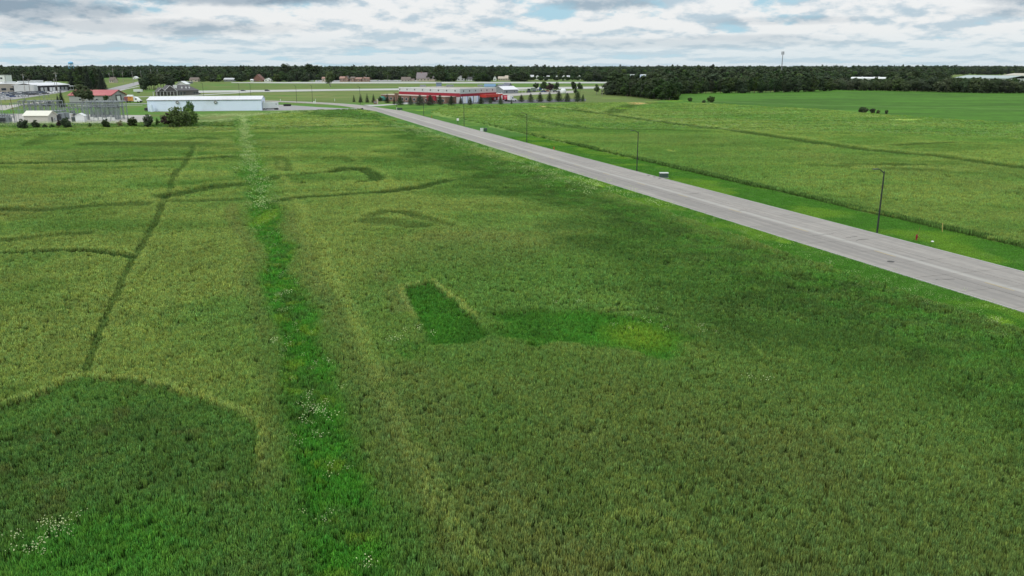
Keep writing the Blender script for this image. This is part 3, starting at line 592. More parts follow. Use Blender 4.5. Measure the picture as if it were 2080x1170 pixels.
def build_roads():
    mb = MB(); quad_sn(mb, -30, 236, ROAD_L, ROAD_R, -.25, .06, 1)
    n = 24
    cl = [RP(s, 74.4) for s in (236, 270, 310, 350, 390, 425)] + [P(757, 221), P(722, 215.5), P(690, 212.2), P(660, 210.2), P(630, 208.6), P(600, 207.3), P(560, 206.0), P(520, 205.0), P(470, 204.0), P(400, 203)]
    rb = ribbon(cl, 13.0, .10); mb.add(rb.v, rb.f, 0)
    road = mb.build('road', [CONC, JOINT]); tag(road, kind='structure')
    meshes = {}
    cols = [(ROAD_L, 71.9), (71.96, 76.3), (76.36, ROAD_R)]
    k = 0; s = 12.0
    L6 = 6.1
    while s < 236:
        for j, (a, b) in enumerate(cols):
            if j not in meshes:
                m_ = MB(); quad_sn(m_, 0, L6 - .06, a, b, 0, .045); meshes[j] = m_.mesh('slab', CONC)
            o = bpy.data.objects.new('slab', meshes[j]); C.objects.link(o); o.parent = road
            p = RP(s, 0, .055 + rnd.uniform(-.004, .006)); o.location = p; k += 1
        s += L6
    dm = MB(); quad_sn(dm, 0, 3.5, 73.22, 73.4, 0, .004); dm = dm.mesh('lane_marking', mat('faded_yellow_paint', (.43, .34, .18), .8, .2, 3, wear=(.34, .31, .27, .9)))
    s = 27.2
    while s < 420:
        o = bpy.data.objects.new('lane_marking', dm); C.objects.link(o); o.parent = road; o.location = RP(s, 0, .112 if s < 236 else .103); s += 16.1
    cm = MB(); quad_sn(cm, 0, 14.95, 0, .22, -.1, .17); cm = cm.mesh('kerb', mat('kerb_concrete', (.40, .39, .37), .85, .15, 2))
    for side, nn in (('r', ROAD_R), ('l', ROAD_L - .2)):
        s = 12
        while s < 420:
            o = bpy.data.objects.new('kerb', cm); C.objects.link(o); o.parent = road; o.location = RP(s, nn, 0 if side == 'r' else -.09); s += 15
    # tar-filled cracks
    tm = MB(); cr = random.Random(3)
    for (px, py, ln) in ((1718, 484, 2.2), (1738, 491, 2.6), (1650, 480, 3.0), (1500, 430, 2.4), (1062, 303, 3.0), (1400, 395, 2.5), (1900, 570, 2.2)):
        p = P(px, py); x, y = p.x, p.y
        for i in range(5):
            nx, ny = x + ln / 5 * RN[0] * cr.uniform(.6, 1.2) + cr.uniform(-.15, .15), y + ln / 5 * RN[1] + cr.uniform(-.25, .25)
            w = cr.uniform(.03, .07); tm.add([(x, y - w, .111), (nx, ny - w, .111), (nx, ny + w, .111), (x, y + w, .111)], [(0, 1, 2, 3)]); x, y = nx, ny
    o = tm.build('tar_crack_seal', JOINT, road)
    for nm, o in (('highway', strip_between([(390, 184.8), (560, 183), (700, 181.3), (812, 180.2), (1000, 178.5), (1145, 177), (1300, 175.5), (1450, 174.5)], [(390, 189.2), (560, 186.8), (700, 184.3), (812, 183.5), (1000, 182), (1145, 181), (1300, 179), (1450, 178)], .3)),
                  ('far_highway', strip_between([(470, 167.6), (600, 166.9), (1000, 166.7), (1450, 166.7)], [(470, 168.6), (600, 169.6), (1000, 169.5), (1450, 169.4)], .3))):
        tag(o.build(nm, PALEC), kind='structure')
    tag(ribbon([P(150, 200.5), P(240, 198), P(300, 196.5), P(360, 195.4), (P(400, 193.6)), P(440, 191.3), P(480, 188.9), P(520, 186.5)], 9, .12).build('ramp_road', PALEC), kind='structure')
    tag(ribbon([P(228, 183), P(246, 178), P(262, 173.8), P(280, 169), P(296, 164.5), P(310, 160)], 16, .12).build('street', LOTC), kind='structure')
    tag(ribbon([P(236, 186), P(256, 181), P(282, 175.5)], 3, .15).build('footpath', PALEC), kind='structure')
    tag(ribbon([P(150, 216), P(200, 213), P(250, 211.5), P(292, 211), P(330, 210.5)], 9, .12).build('service_road', LOTC), kind='structure')
    tag(ribbon([P(-40, 222), P(10, 219), P(30, 214), P(60, 211), P(110, 205)], 8, .12).build('gravel_track', GRAV), kind='structure')
    tag(ribbon([P(230, 214.6), P(290, 214.2)], 1.6, .12).build('pavement', PALEC), kind='structure')
    tag(strip_between([(533, 212), (560, 212.6), (600, 214.6), (650, 218), (700, 220.4), (745, 220.8)], [(530, 225), (600, 224.2), (700, 223.4), (752, 224)], .06).build('truck_yard', LOTC), kind='structure')
    tag(strip_between([(738, 213.2), (765, 213), (800, 211.5), (830, 209)], [(752, 216), (775, 215.2), (800, 213.2), (835, 211.2)], .13).build('driveway', PALEC), kind='structure')
    tag(strip_between([(800, 205), (900, 205), (1100, 202.5), (1190, 201)], [(812, 209.8), (900, 211), (1000, 211), (1110, 208.4), (1190, 205.4)], .09).build('car_park', ASPH), kind='structure')
    tag(strip_between([(1010, 190), (1080, 188), (1165, 184)], [(1010, 197), (1080, 192.6), (1165, 189)], .09).build('gravel_yard', GRAV), kind='structure')
    tag(strip_between([(-80, 232), (0, 231.5), (120, 231), (200, 233), (240, 234.5), (305, 234)], [(-80, 262), (0, 259), (120, 257), (200, 256), (240, 254), (312, 245)], .09).build('substation_gravel', GRAV), kind='structure')
    tag(strip_between([(-60, 183), (60, 183), (150, 182)], [(-60, 206), (30, 202), (130, 187.5)], .09).build('sales_lot', LOTC), kind='structure')
    tag(strip_between([(-40, 214), (10, 214), (30, 215)], [(-40, 222), (10, 224), (26, 219)], .08).build('sandy_ground', GRAV), kind='structure')
    tag(strip_between([(640, 163.2), (750, 162.6), (850, 162.8)], [(640, 166.2), (750, 165.8), (850, 165.8)], .2).build('far_car_park', LOTC), kind='structure')

# ---------------------------------------------------------------- trees
LEAF = {}
def build_leaf_mats():
    LEAF['oak'] = leaf_mat('leaves_dark', (.019, .038, .010), (.054, .094, .023))
    LEAF['light'] = leaf_mat('leaves_fresh', (.045, .085, .018), (.12, .19, .04))
    LEAF['spruce'] = leaf_mat('needles_dark', (.012, .026, .012), (.034, .056, .026))
    LEAF['pine'] = leaf_mat('needles_grey_green', (.034, .056, .022), (.088, .128, .050))
    LEAF['willow'] = leaf_mat('leaves_grey', (.030, .048, .018), (.080, .115, .042))
    LEAF['plum'] = leaf_mat('leaves_reddish', (.030, .018, .016), (.075, .050, .040))
    LEAF['pale'] = leaf_mat('leaves_yellowish', (.10, .11, .04), (.26, .27, .11))
    LEAF['bark'] = mat('bark', (.11, .085, .065), .9, .25, 3)
    LEAF['birch'] = mat('grey_bark', (.30, .28, .25), .9, .25, 3)
def leaf_cloud(blobs, n, size, seed, droop=0.0):
    """many small leaf sprays through the volume of several lobes"""
    r = random.Random(seed); v = []; f = []; t = []
    vol = [b[3] * b[4] * b[5] for b in blobs]; tot = sum(x ** .8 for x in vol)
    for b, vv in zip(blobs, vol):
        cx, cy, cz, ax, ay, az = b; bt = r.uniform(-.15, .15)
        for _ in range(int(n * vv ** .8 / tot)):
            u = Vector((r.gauss(0, 1), r.gauss(0, 1), r.gauss(0, 1))).normalized(); q = r.random() ** .33 * r.uniform(.78, 1.12)
            p = Vector((cx + u.x * ax * q, cy + u.y * ay * q, cz + u.z * az * q))
            nn = (u + Vector((r.gauss(0, .6), r.gauss(0, .6), r.gauss(.3, .5)))).normalized(); a = nn.orthogonal().normalized(); a.rotate(Matrix.Rotation(r.uniform(0, 6.28), 3, nn)); c = nn.cross(a)
            s1 = size * r.uniform(.55, 1.35); s2 = s1 * r.uniform(.5, .9); o = len(v)
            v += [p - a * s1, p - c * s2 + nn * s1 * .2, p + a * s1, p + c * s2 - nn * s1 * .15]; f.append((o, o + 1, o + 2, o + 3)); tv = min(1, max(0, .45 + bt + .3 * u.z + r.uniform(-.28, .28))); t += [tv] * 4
    return v, f, t
def crown_mesh(name, v, f, t, m):
    me = bpy.data.meshes.new(name); me.from_pydata([tuple(p) for p in v], [], f); at = me.attributes.new('leafv', 'FLOAT', 'POINT'); at.data.foreach_set('value', t); me.materials.append(m); me.update(); return me
def trunk_mesh(H_, r0, seed, m, limbs=5, base=.25, spread=.3, stems=1):
    r = random.Random(seed); mb = MB()
    for s in range(stems):
        a0 = r.uniform(0, 6.28); dx, dy = (math.cos(a0) * H_ * .16, math.sin(a0) * H_ * .16) if stems > 1 else (r.uniform(-.02, .02) * H_, r.uniform(-.02, .02) * H_)
        k = r0 * (.7 if stems > 1 else 1); p0 = Vector((dx * .12, dy * .12, -.2)); p1 = Vector((dx * .5, dy * .5, H_ * .4)); p2 = Vector((dx, dy, H_ * .8))
        mb.rod(p0, p1, k, k * .65, 7); mb.rod(p1, p2, k * .65, k * .15, 6)
        for i in range(limbs):
            z = r.uniform(base, .65) * H_; a = r.uniform(0, 6.28); L_ = r.uniform(.5, 1) * spread * H_; q = p0.lerp(p1, min(1, z / (H_ * .4))) if z < H_ * .4 else p1.lerp(p2, (z - H_ * .4) / (H_ * .4))
            mb.rod(q, q + Vector((math.cos(a) * L_, math.sin(a) * L_, L_ * r.uniform(.4, 1))), k * .4, k * .1, 5)
    return mb.mesh('trunk', m)
KIND = {}
def broad(kind, H_, W, seed, leaf, n=900, size=.55, lobes=9, base=.2, stems=1, bark='bark', top=1.0):
    r = random.Random(seed); bl = []
    cz = H_ * (base + 1) / 2; hz = H_ * (1 - base) / 2
    bl.append((0, 0, cz, W * .33, W * .33, hz * .8))
    for i in range(lobes):
        a = i * 2.4 + r.uniform(-.4, .4); zz = r.uniform(-.75, .85); rad = W * .5 * math.sqrt(max(.1, 1 - (zz * .9) ** 2)) * r.uniform(.5, .72)
        s = W * r.uniform(.13, .24); bl.append((math.cos(a) * rad, math.sin(a) * rad, cz + zz * hz * .82, s, s, s * r.uniform(.7, 1.15)))
    bl.append((r.uniform(-.1, .1) * W, r.uniform(-.1, .1) * W, H_ * .93 * top, W * .16, W * .16, H_ * .08))
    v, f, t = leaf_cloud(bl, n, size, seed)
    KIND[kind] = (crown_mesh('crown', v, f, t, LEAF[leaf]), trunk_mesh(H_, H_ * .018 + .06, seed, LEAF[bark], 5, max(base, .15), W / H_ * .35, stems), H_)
def conifer(kind, H_, W, seed, leaf, n=900, size=.4, base=.06, power=1.0, gap=.25):
    r = random.Random(seed); v = []; f = []; t = []; tiers = int(H_ * 1.6)
    for k in range(n):
        z01 = 1 - math.sqrt(r.random()); 
        if power != 1: z01 = r.random() ** .9
        tier = math.floor(z01 * tiers) / tiers; z = H_ * (base + (1 - base) * (tier * (1 - gap) + z01 * gap))
        prof = (1 - z01) ** (.9 if power == 1 else .72) * (1 if power == 1 else min(1, (z01 + .08) * 4)); a = r.uniform(0, 6.28)
        rad = W * .5 * prof * (r.random() ** .45) * (1 + .22 * math.sin(a * 3 + k % 7 + seed + tier * 40)) + .05
        p = Vector((math.cos(a) * rad, math.sin(a) * rad, z - rad * .28)); out = Vector((math.cos(a), math.sin(a), -.35)).normalized(); sd = Vector((-math.sin(a), math.cos(a), r.uniform(-.4, .4)))
        s1 = size * r.uniform(.7, 1.4); s2 = s1 * r.uniform(.35, .6); o = len(v); up = Vector((0, 0, s1 * .25))
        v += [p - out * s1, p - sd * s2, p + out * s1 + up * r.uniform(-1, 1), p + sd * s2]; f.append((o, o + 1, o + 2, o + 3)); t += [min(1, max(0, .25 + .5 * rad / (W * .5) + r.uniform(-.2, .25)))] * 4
    mb = MB(); mb.rod((0, 0, -.2), (0, 0, H_ * .96), H_ * .014 + .05, .02, 7)
    KIND[kind] = (crown_mesh('crown', v, f, t, LEAF[leaf]), mb.mesh('trunk', LEAF['bark']), H_)
def build_kinds():
    for i in range(4): broad('oak%d' % i, 14, 11 + i * .6, 20 + i, 'oak', 1500, .62, 11)
    for i in range(2): broad('dense%d' % i, 8, 8.4, 130 + i, 'oak', 1500, .42, 13, base=.02)
    for i in range(3): broad('thick%d' % i, 16, 10 + i, 30 + i, 'oak', 1700, .68, 12, base=-.06)
    for i in range(2): broad('full%d' % i, 8, 8.6, 140 + i, 'light', 1700, .40, 13, base=0.0)
    for i in range(2): broad('light%d' % i, 13, 10, 40 + i, 'light', 1300, .6, 10)
    for i in range(2): broad('poplar%d' % i, 18, 7, 50 + i, 'oak', 1300, .6, 9, base=.05)
    for i in range(2): broad('willow%d' % i, 10, 13, 60 + i, 'willow', 1500, .6, 12, base=.02, stems=3)
    for i in range(2): broad('shrub%d' % i, 3.2, 3.6, 70 + i, 'willow', 900, .24, 8, base=.02, stems=4)
    for i in range(2): broad('bush%d' % i, 4, 4.2, 80 + i, 'oak', 1100, .27, 8, base=.04, stems=2)
    broad('young0', 4.2, 3.2, 90, 'light', 900, .24, 7, base=.15); broad('plum0', 4.5, 3.8, 91, 'plum', 950, .26, 8, base=.12, stems=2)
    broad('pale0', 3.4, 3.2, 92, 'pale', 420, .18, 7, base=.15, stems=3); broad('multi0', 14, 11.5, 95, 'willow', 1700, .55, 9, base=.22, stems=4, bark='birch')
    broad('multi1', 14, 12, 96, 'light', 1800, .5, 11, base=.16, stems=4, bark='birch')
    for i in range(3): conifer('spruce%d' % i, 7.5, 4.2 + .3 * i, 100 + i, 'spruce', 1400, .34)
    for i in range(2): conifer('tallspruce%d' % i, 16, 7.4, 105 + i, 'spruce', 1700, .62)
    for i in range(3): conifer('pine%d' % i, 7, 6.6 - i * .5, 110 + i, 'pine', 2000, .36, base=.12, power=2, gap=.35)
def tree(kind, px, yb, yt, label, name='tree', cat='tree', wf=1.0, group=None, h=None, pos=None):
    cm, tm, H_ = KIND[kind]; p = pos if pos is not None else P(px, yb); h = h or hgt(yb, yt); s = h / H_
    e = thing(name, label, cat, (p.x, p.y, 0), rnd.uniform(0, 6.28), group); e.scale = (s * wf, s * wf, s)
    for nm, me in (('crown', cm), ('trunk', tm)):
        o = bpy.data.objects.new(nm, me); C.objects.link(o); o.parent = e
    return e
ORD = 'first second third fourth fifth sixth seventh eighth ninth tenth eleventh twelfth thirteenth fourteenth fifteenth sixteenth seventeenth eighteenth nineteenth twentieth'.split()

HOUSES = [(509, 551, 165.6), (652, 750, 166), (812, 840, 165.5), (843, 884, 165.2), (926, 945, 164.8), (945, 966, 164.5), (1000, 1009, 163.8), (1010, 1041, 163.5), (383, 404, 166), (453, 477, 165.5), (220, 234, 168), (293, 314, 160.5), (268, 279, 160.5), (139, 154, 170.5), (628, 655, 165.5), (748, 815, 164)]
def build_trees():
    build_leaf_mats(); build_kinds()
    # the row behind the left field, along the substation fence
    for kind, x, yb, yt, wf, nm, cat, lab in (
        ('dense0', 47, 264, 241, 1.0, 'bush', 'bush', 'broad dark bush left of the white control building, leftmost large one of the row'),
        ('bush0', 24, 257.5, 254, 1.3, 'bush', 'bush', 'tiny dark bush at the gravel edge, far left of the row'),
        ('bush0', 74, 263, 243, .8, 'young_tree', 'tree', 'ragged small tree in front of the middle of the white control building'),
        ('bush1', 91, 262, 252, 1.1, 'bush', 'bush', 'low dark bush before the right half of the white control building'),
        ('bush0', 106, 262, 252, 1.1, 'bush', 'bush', 'low rounded bush just right of the white control building'),
        ('plum0', 121, 261, 243, .75, 'young_tree', 'tree', 'small reddish tree on a thin stem beside the large bush in the fence row'),
        ('dense1', 137, 262, 238, .95, 'bush', 'bush', 'large bright-topped dark green bush before the transformer yard'),
        ('young0', 183, 262, 249, .8, 'young_tree', 'tree', 'small yellow-green sapling before the switchyard'),
        ('dense1', 217, 262, 241, .85, 'young_tree', 'tree', 'compact round dark tree before the right end of the switchyard'),
        ('pale0', 245, 260, 244, 1.1, 'young_tree', 'tree', 'thin pale yellowish tree right of the switchyard'),
        ('dense0', 271, 260, 237, .95, 'bush', 'bush', 'round grey-green bush left of the tallest bush before the white storage shed'),
        ('dense1', 303, 259.5, 232, .85, 'bush', 'bush', 'tall full bush below the left end of the long white building'),
        ('young0', 320, 258, 239, .6, 'young_tree', 'tree', 'slender light green sapling beside the tall full bush'),
        ('plum0', 345, 260, 229, 1.35, 'tree', 'tree', 'reddish-leaved small tree at the left of the clump before the long white building'),
        ('full0', 366, 262, 216, .95, 'tree', 'tree', 'large bright green tree in the middle of the clump before the long white building'),
        ('full1', 385, 244, 204, .62, 'tree', 'tree', 'tallest slender tree of the clump hiding part of the long white building'),
        ('tallspruce1', 358, 246, 214, 1.5, 'spruce', 'tree', 'dark pointed tree at the back left of the clump before the long white building'),
        ('full1', 386, 258, 219, .95, 'tree', 'tree', 'yellow-green tree at the right of the clump before the long white building')):
        tree(kind, x, yb, yt, lab, nm, cat, wf)
    # spruces and pines before the red building
    for i, (k, x, yb, yt, wf) in enumerate((('spruce0', 719, 207, 191, .8), ('spruce1', 731, 207.5, 194, .8), ('spruce2', 733.5, 208, 190, .8), ('spruce0', 746, 208, 188.5, .9), ('spruce1', 759, 208, 189.5, 1.0), ('bush0', 772, 207, 196, 1.0), ('spruce2', 787, 209, 188.5, 1.0), ('spruce0', 801, 212, 193, .8))):
        tree(k, x, yb, yt, 'dark %s, %s from the left in the row before the brick entrance sign' % ('rounded bush' if 'bush' in k else 'narrow spruce', ORD[i]), 'bush' if 'bush' in k else 'spruce', 'bush' if 'bush' in k else 'tree', wf, 'spruces along the entrance')
    px = [813, 834, 853, 874, 894, 917, 936, 955, 977, 996, 1017, 1039, 1059, 1078, 1097, 1116, 1135, 1152, 1173, 1184]
    yb = [213.5, 213.5, 214, 214, 213.5, 214, 212, 213.5, 211, 210.5, 212, 211.5, 207, 208, 208, 207, 207, 207, 207, 206.5]
    yt = [194, 195, 192, 191, 189.5, 194, 195, 196, 196, 197, 196.5, 201, 190, 190, 188, 188, 183, 188, 185, 192]
    wf = [.9, .85, 1, .95, .95, 1.15, .95, .9, .95, .7, .75, .5, .85, 1.0, .95, .9, .9, .95, .7, .6]
    pr = random.Random(31)
    for i in range(20): tree('pine%d' % pr.randrange(3), px[i], yb[i], yt[i] - pr.uniform(-1.5, 2.2), 'grey-green pine, %s from the left in the row before the red building' % ORD[i], 'pine_tree', 'tree', wf[i] * pr.uniform(1.0, 1.5), 'pines before the red building')
    # trees round the left buildings
    for kind, x, b, t, w, lab in (('tallspruce0', 127, 218, 181, .95, 'lone dark conifer left of the switchyard'), ('tallspruce1', 119, 216, 190, .8, 'short dark conifer leaning on the lone conifer left of the switchyard'), ('multi0', 170, 211, 171, 1.25, 'wide thin-leaved tree hiding the left half of the red-roofed building'), ('multi0', 184, 211, 182, .8, 'open reddish tree beside the red-roofed building'),
                               ('light1', 216, 209, 193, 1.0, 'round bright green tree below the red roof'), ('light0', 229, 208, 195, .8, 'small bright green tree under the red roof eave'), ('bush1', 100, 217, 206, 1.3, 'dark bush behind the transformers'), ('bush0', 92, 218, 208, 1.1, 'low dark bush behind the white control building'),
                               ('multi1', 671, 176, 146, .95, 'lone grey-green tree with several pale trunks beside the highway'), ('oak1', 575, 167, 148, .9, 'round dark tree right of the brick gabled house'),
                               ('oak0', 1165, 187, 166, .9, 'dark tree behind the junk yard, left of a pair'), ('oak2', 1178, 187, 168, .9, 'spreading dark tree at the right end of the junk yard'), ('poplar0', 1169, 193, 176, 1.2, 'dark tree beside the white tank'),
                               ('multi0', 1212, 192, 171, .75, 'open-crowned tree standing alone left of the big wood'), ('oak3', 1089, 184, 168, 1.0, 'round tree behind the grey sheds'), ('oak1', 1104, 187, 165, 1.0, 'large dark tree behind the junk yard'),
                               ('plum0', 1117, 188, 168, 1.1, 'brownish tree behind the junk yard'), ('oak2', 1130, 188, 167, .8, 'dark narrow tree behind the parked vehicles'),
                               ('dense0', 1443, 209, 195, 1.25, 'larger round dark bush at the far edge of the right field'), ('bush1', 1430, 210, 203, 1.3, 'low dark bush leaning on the larger round bush at the field edge'), ('dense1', 1401, 207, 198, 1.3, 'low wide bush nearer the wood at the far edge of the right field'),
                               ('shrub0', 1750, 231, 217, 1.1, 'dark bush, leftmost of the clump alone in the right field'), ('shrub1', 1757, 231.5, 218, .9, 'dark bush, second from the left of the clump alone in the right field'), ('shrub0', 1772, 232, 220, 1.1, 'greyish bush, third from the left of the clump alone in the right field'),
                               ('shrub1', 1783, 232, 223, .9, 'low greyish bush, fourth from the left of the clump alone in the right field'), ('shrub0', 1800, 233, 223, .7, 'small round bush standing just right of the clump in the right field')):
        kk = kind.startswith(('bush', 'shrub', 'dense')); tree(kind, x, b, t, lab, 'bush' if kk else 'tree', 'bush' if kk else 'tree', w)
    r = random.Random(12)
    def stand(kinds, n, fx, fy, ftop, lab, group, wf=(.8, 1.1), name='tree'):
        for i in range(n):
            u = (i + r.random() * .8) / n; x = fx(u); b = fy(u, r.random()); h = ftop(u) * r.uniform(.84, 1.12)
            if n <= 20: lb, gp = '%s, %s from the left' % (lab, ORD[i]), group
            else:
                k = min(4, int(u * 5)); w = ('left end', 'left part', 'middle', 'right part', 'right end')[k]; lb, gp = lab + ', in its ' + w, group + ', ' + w
            tree(r.choice(kinds), x, b, 0, lb, name, 'tree', r.uniform(*wf), gp, h=h)
    # tall dark spruce wood left, and the clump behind the dark restaurant
    stand(['tallspruce0', 'tallspruce1', 'poplar0'], 16, lambda u: 146 + u * 66, lambda u, q: 186 - 5 * abs(u - .4) - q * 6, lambda u: 21, 'dark conifer in the stand left of the pole-lined street', 'conifers left of the street', (.95, 1.3), 'conifer')
    stand(['oak0', 'oak1', 'light1', 'thick0'], 12, lambda u: 289 + u * 62, lambda u, q: 186 - u * 6 - q * 5, lambda u: 14.5, 'leafy tree in the clump behind the restaurant', 'trees behind the restaurant', (1.0, 1.3))
    # the big wood on the right: front edge and a second rank
    edge = lambda u: np.interp(u, [0, .12, .28, .34, .36, .7, 1], [194, 198, 205, 205.5, 192, 190.5, 186])
    ex = lambda u: np.interp(u, [0, .28, .34, .36, 1], [1240, 1355, 1368, 1372, 1690])
    stand(['thick0', 'thick1', 'thick2', 'poplar1'], 62, ex, lambda u, q: edge(u) - q * 1.6, lambda u: 12.5 if u > .3 else (10.5 if u < .2 else 13.5), 'tree on the front edge of the big wood', 'front edge of the big wood', (.95, 1.3))
    stand(['thick0', 'thick1', 'thick2', 'oak3'], 50, lambda u: ex(u) + 4, lambda u, q: edge(u) - 4 - q * 4, lambda u: 10 if u < .24 else 13.5, 'tree behind the front edge of the big wood', 'inside the big wood', (.95, 1.3))
    # the lower hedge of willows to its right
    stand(['willow0', 'willow1', 'oak3'], 40, lambda u: 1682 + u * 340, lambda u, q: np.interp(u, [0, 1], [183.5, 190.5]) - q * 1.2, lambda u: 9.2 + 3 * u, 'grey-green tree of the long right-hand hedge', 'long hedge on the far right', (.85, 1.15))
    stand(['willow0', 'willow1'], 6, lambda u: 2028 + u * 60, lambda u, q: 190 - q * 1.0, lambda u: 9.5, 'low spreading tree at the right end of the long hedge', 'right end of the hedge', (.85, 1.1))
    # individual trees among the houses beyond the highway
    stand(['oak0', 'oak1', 'oak2', 'oak3', 'thick1', 'poplar0', 'spruce1'], 58, lambda u: 400 + u * 850, lambda u, q: 165.2 - q * 4, lambda u: 13 if u < .77 else 6.5, 'tree of the housing belt behind the highway', 'trees among the houses', (1.0, 1.4))
    stand(['oak0', 'dense0', 'oak2', 'willow1'], 30, lambda u: 1064 + u * 128, lambda u, q: 164.6 - q * 2.2, lambda u: 6.5, 'low tree hiding the foot of the white gabled houses', 'low trees before the white houses', (1.1, 1.5))
    for x, t in ((578, 130), (632, 130), (645, 133), (755, 133), (890, 132)):
        tree('oak%d' % (x % 4), x, 162, t, 'tall tree above the far tree line, %s' % {578: 'above the brick gabled house', 632: 'left of a pair over the lone highway tree', 645: 'right of a pair over the lone highway tree', 755: 'above the brick apartment row', 890: 'right of the large mauve-roofed house'}[x], wf=1.15)
    # the distance reads as one mass
    g = np.random.default_rng(9); coll = bpy.data.collections.new('wood_kinds'); i = 0
    for k in ('oak0', 'oak2', 'thick0', 'thick1', 'thick2', 'poplar0', 'willow0', 'light0', 'tallspruce0'):
        me = KIND[k][0]; o = bpy.data.objects.new('w%d' % i, me); coll.objects.link(o); i += 1
    X = []; Y = []; S = []
    def fill(cond, r0, r1, n, h, az=(-R(36), R(36))):
        a = az[0] + g.random(n) * (az[1] - az[0]); rr = np.sqrt(g.random(n) * (r1 * r1 - r0 * r0) + r0 * r0); x = rr * np.sin(a); y = rr * np.cos(a); k = cond(x, y) 
        X.append(x[k]); Y.append(y[k]); S.append(np.full(k.sum(), h) * (.62 + .55 * g.random(k.sum()) + .25 * (g.random(k.sum()) > .93)) * (.6 + .8 * fbm(x[k], y[k], 170, 3, 88)))
    def pix(x, y): 
        z = -CAM_H; dx = x; dy = y * ct - z * st * 0 ; f_ = y * ct + (-CAM_H) * (-st); u_ = y * st + (-CAM_H) * ct
        return 1040 + FPX * x / f_, 585 - FPX * u_ / f_
    def c_back(x, y):
        px, py = pix(x, y); lim = np.where(px < 400, 166 - 0 * px, 164.0); lim = np.where(px < 60, 170, lim)
        lim = np.where((px > 400) & (px < 1250), 166.2, lim); town = np.zeros(px.shape, bool)
        for a, b, yb in HOUSES: town |= (px > a - 2.5) & (px < b + 2.5) & (py > yb - 2.2)
        ok = py < lim; wh = (px > 1250) & (px < 1335) & (py > 152) | ((px > 1068) & (px < 1188) & (py > 160.3)) ; r1 = (px > 1925) & (py > 152); r2 = (px > 1725) & (px < 1800) & (py > 156.5); pal = (px > 205) & (px < 290) & (py > 158)
        return ok & ~town & ~wh & ~r1 & ~r2 & ~pal & ~((px > 30) & (px < 150) & (py > 166))
    fill(c_back, 1020, 2200, 17000, 12.5); fill(c_back, 2200, 4500, 15000, 15); fill(c_back, 4500, 8000, 9000, 17)
    def c_wood(x, y):
        px, py = pix(x, y); u = np.interp(px, [1240, 1355, 1372, 1690], [192, 202, 188, 182]); return (px > 1243) & (px < 1700) & (py < u) & (py > 158) & ~((px < 1340) & (py < 186))
    fill(c_wood, 560, 1800, 12000, 12.5, (R(5), R(24)))
    def c_hedge(x, y):
        px, py = pix(x, y); u = np.interp(px, [1690, 2030], [181, 188]); return (px > 1690) & (px < 2060) & (py < u) & (py > u - 5)
    fill(c_hedge, 560, 1100, 9000, 8.0, (R(18), R(33)))
    X = np.concatenate(X); Y = np.concatenate(Y); S = np.concatenate(S); n = len(X); rr = np.hypot(X, Y)
    rise = sm(rr, 2500, 7000) * 13 * (fbm(X, Y, 2600, 3, 77) * 1.5 - .2)
    wd = 1.25 + .5 * g.random(n); sc = np.stack([S / 14 * wd, S / 14 * wd, S / 14], 1)
    scatter_object('distant_woodland', 'dense woodland covering the far plain to the horizon', 'woodland', np.stack([X, Y, rise - .5], 1), None, sc, g.random(n) * 6.28, g.choice(9, n, p=[.16, .15, .12, .11, .10, .08, .11, .12, .05]), coll)

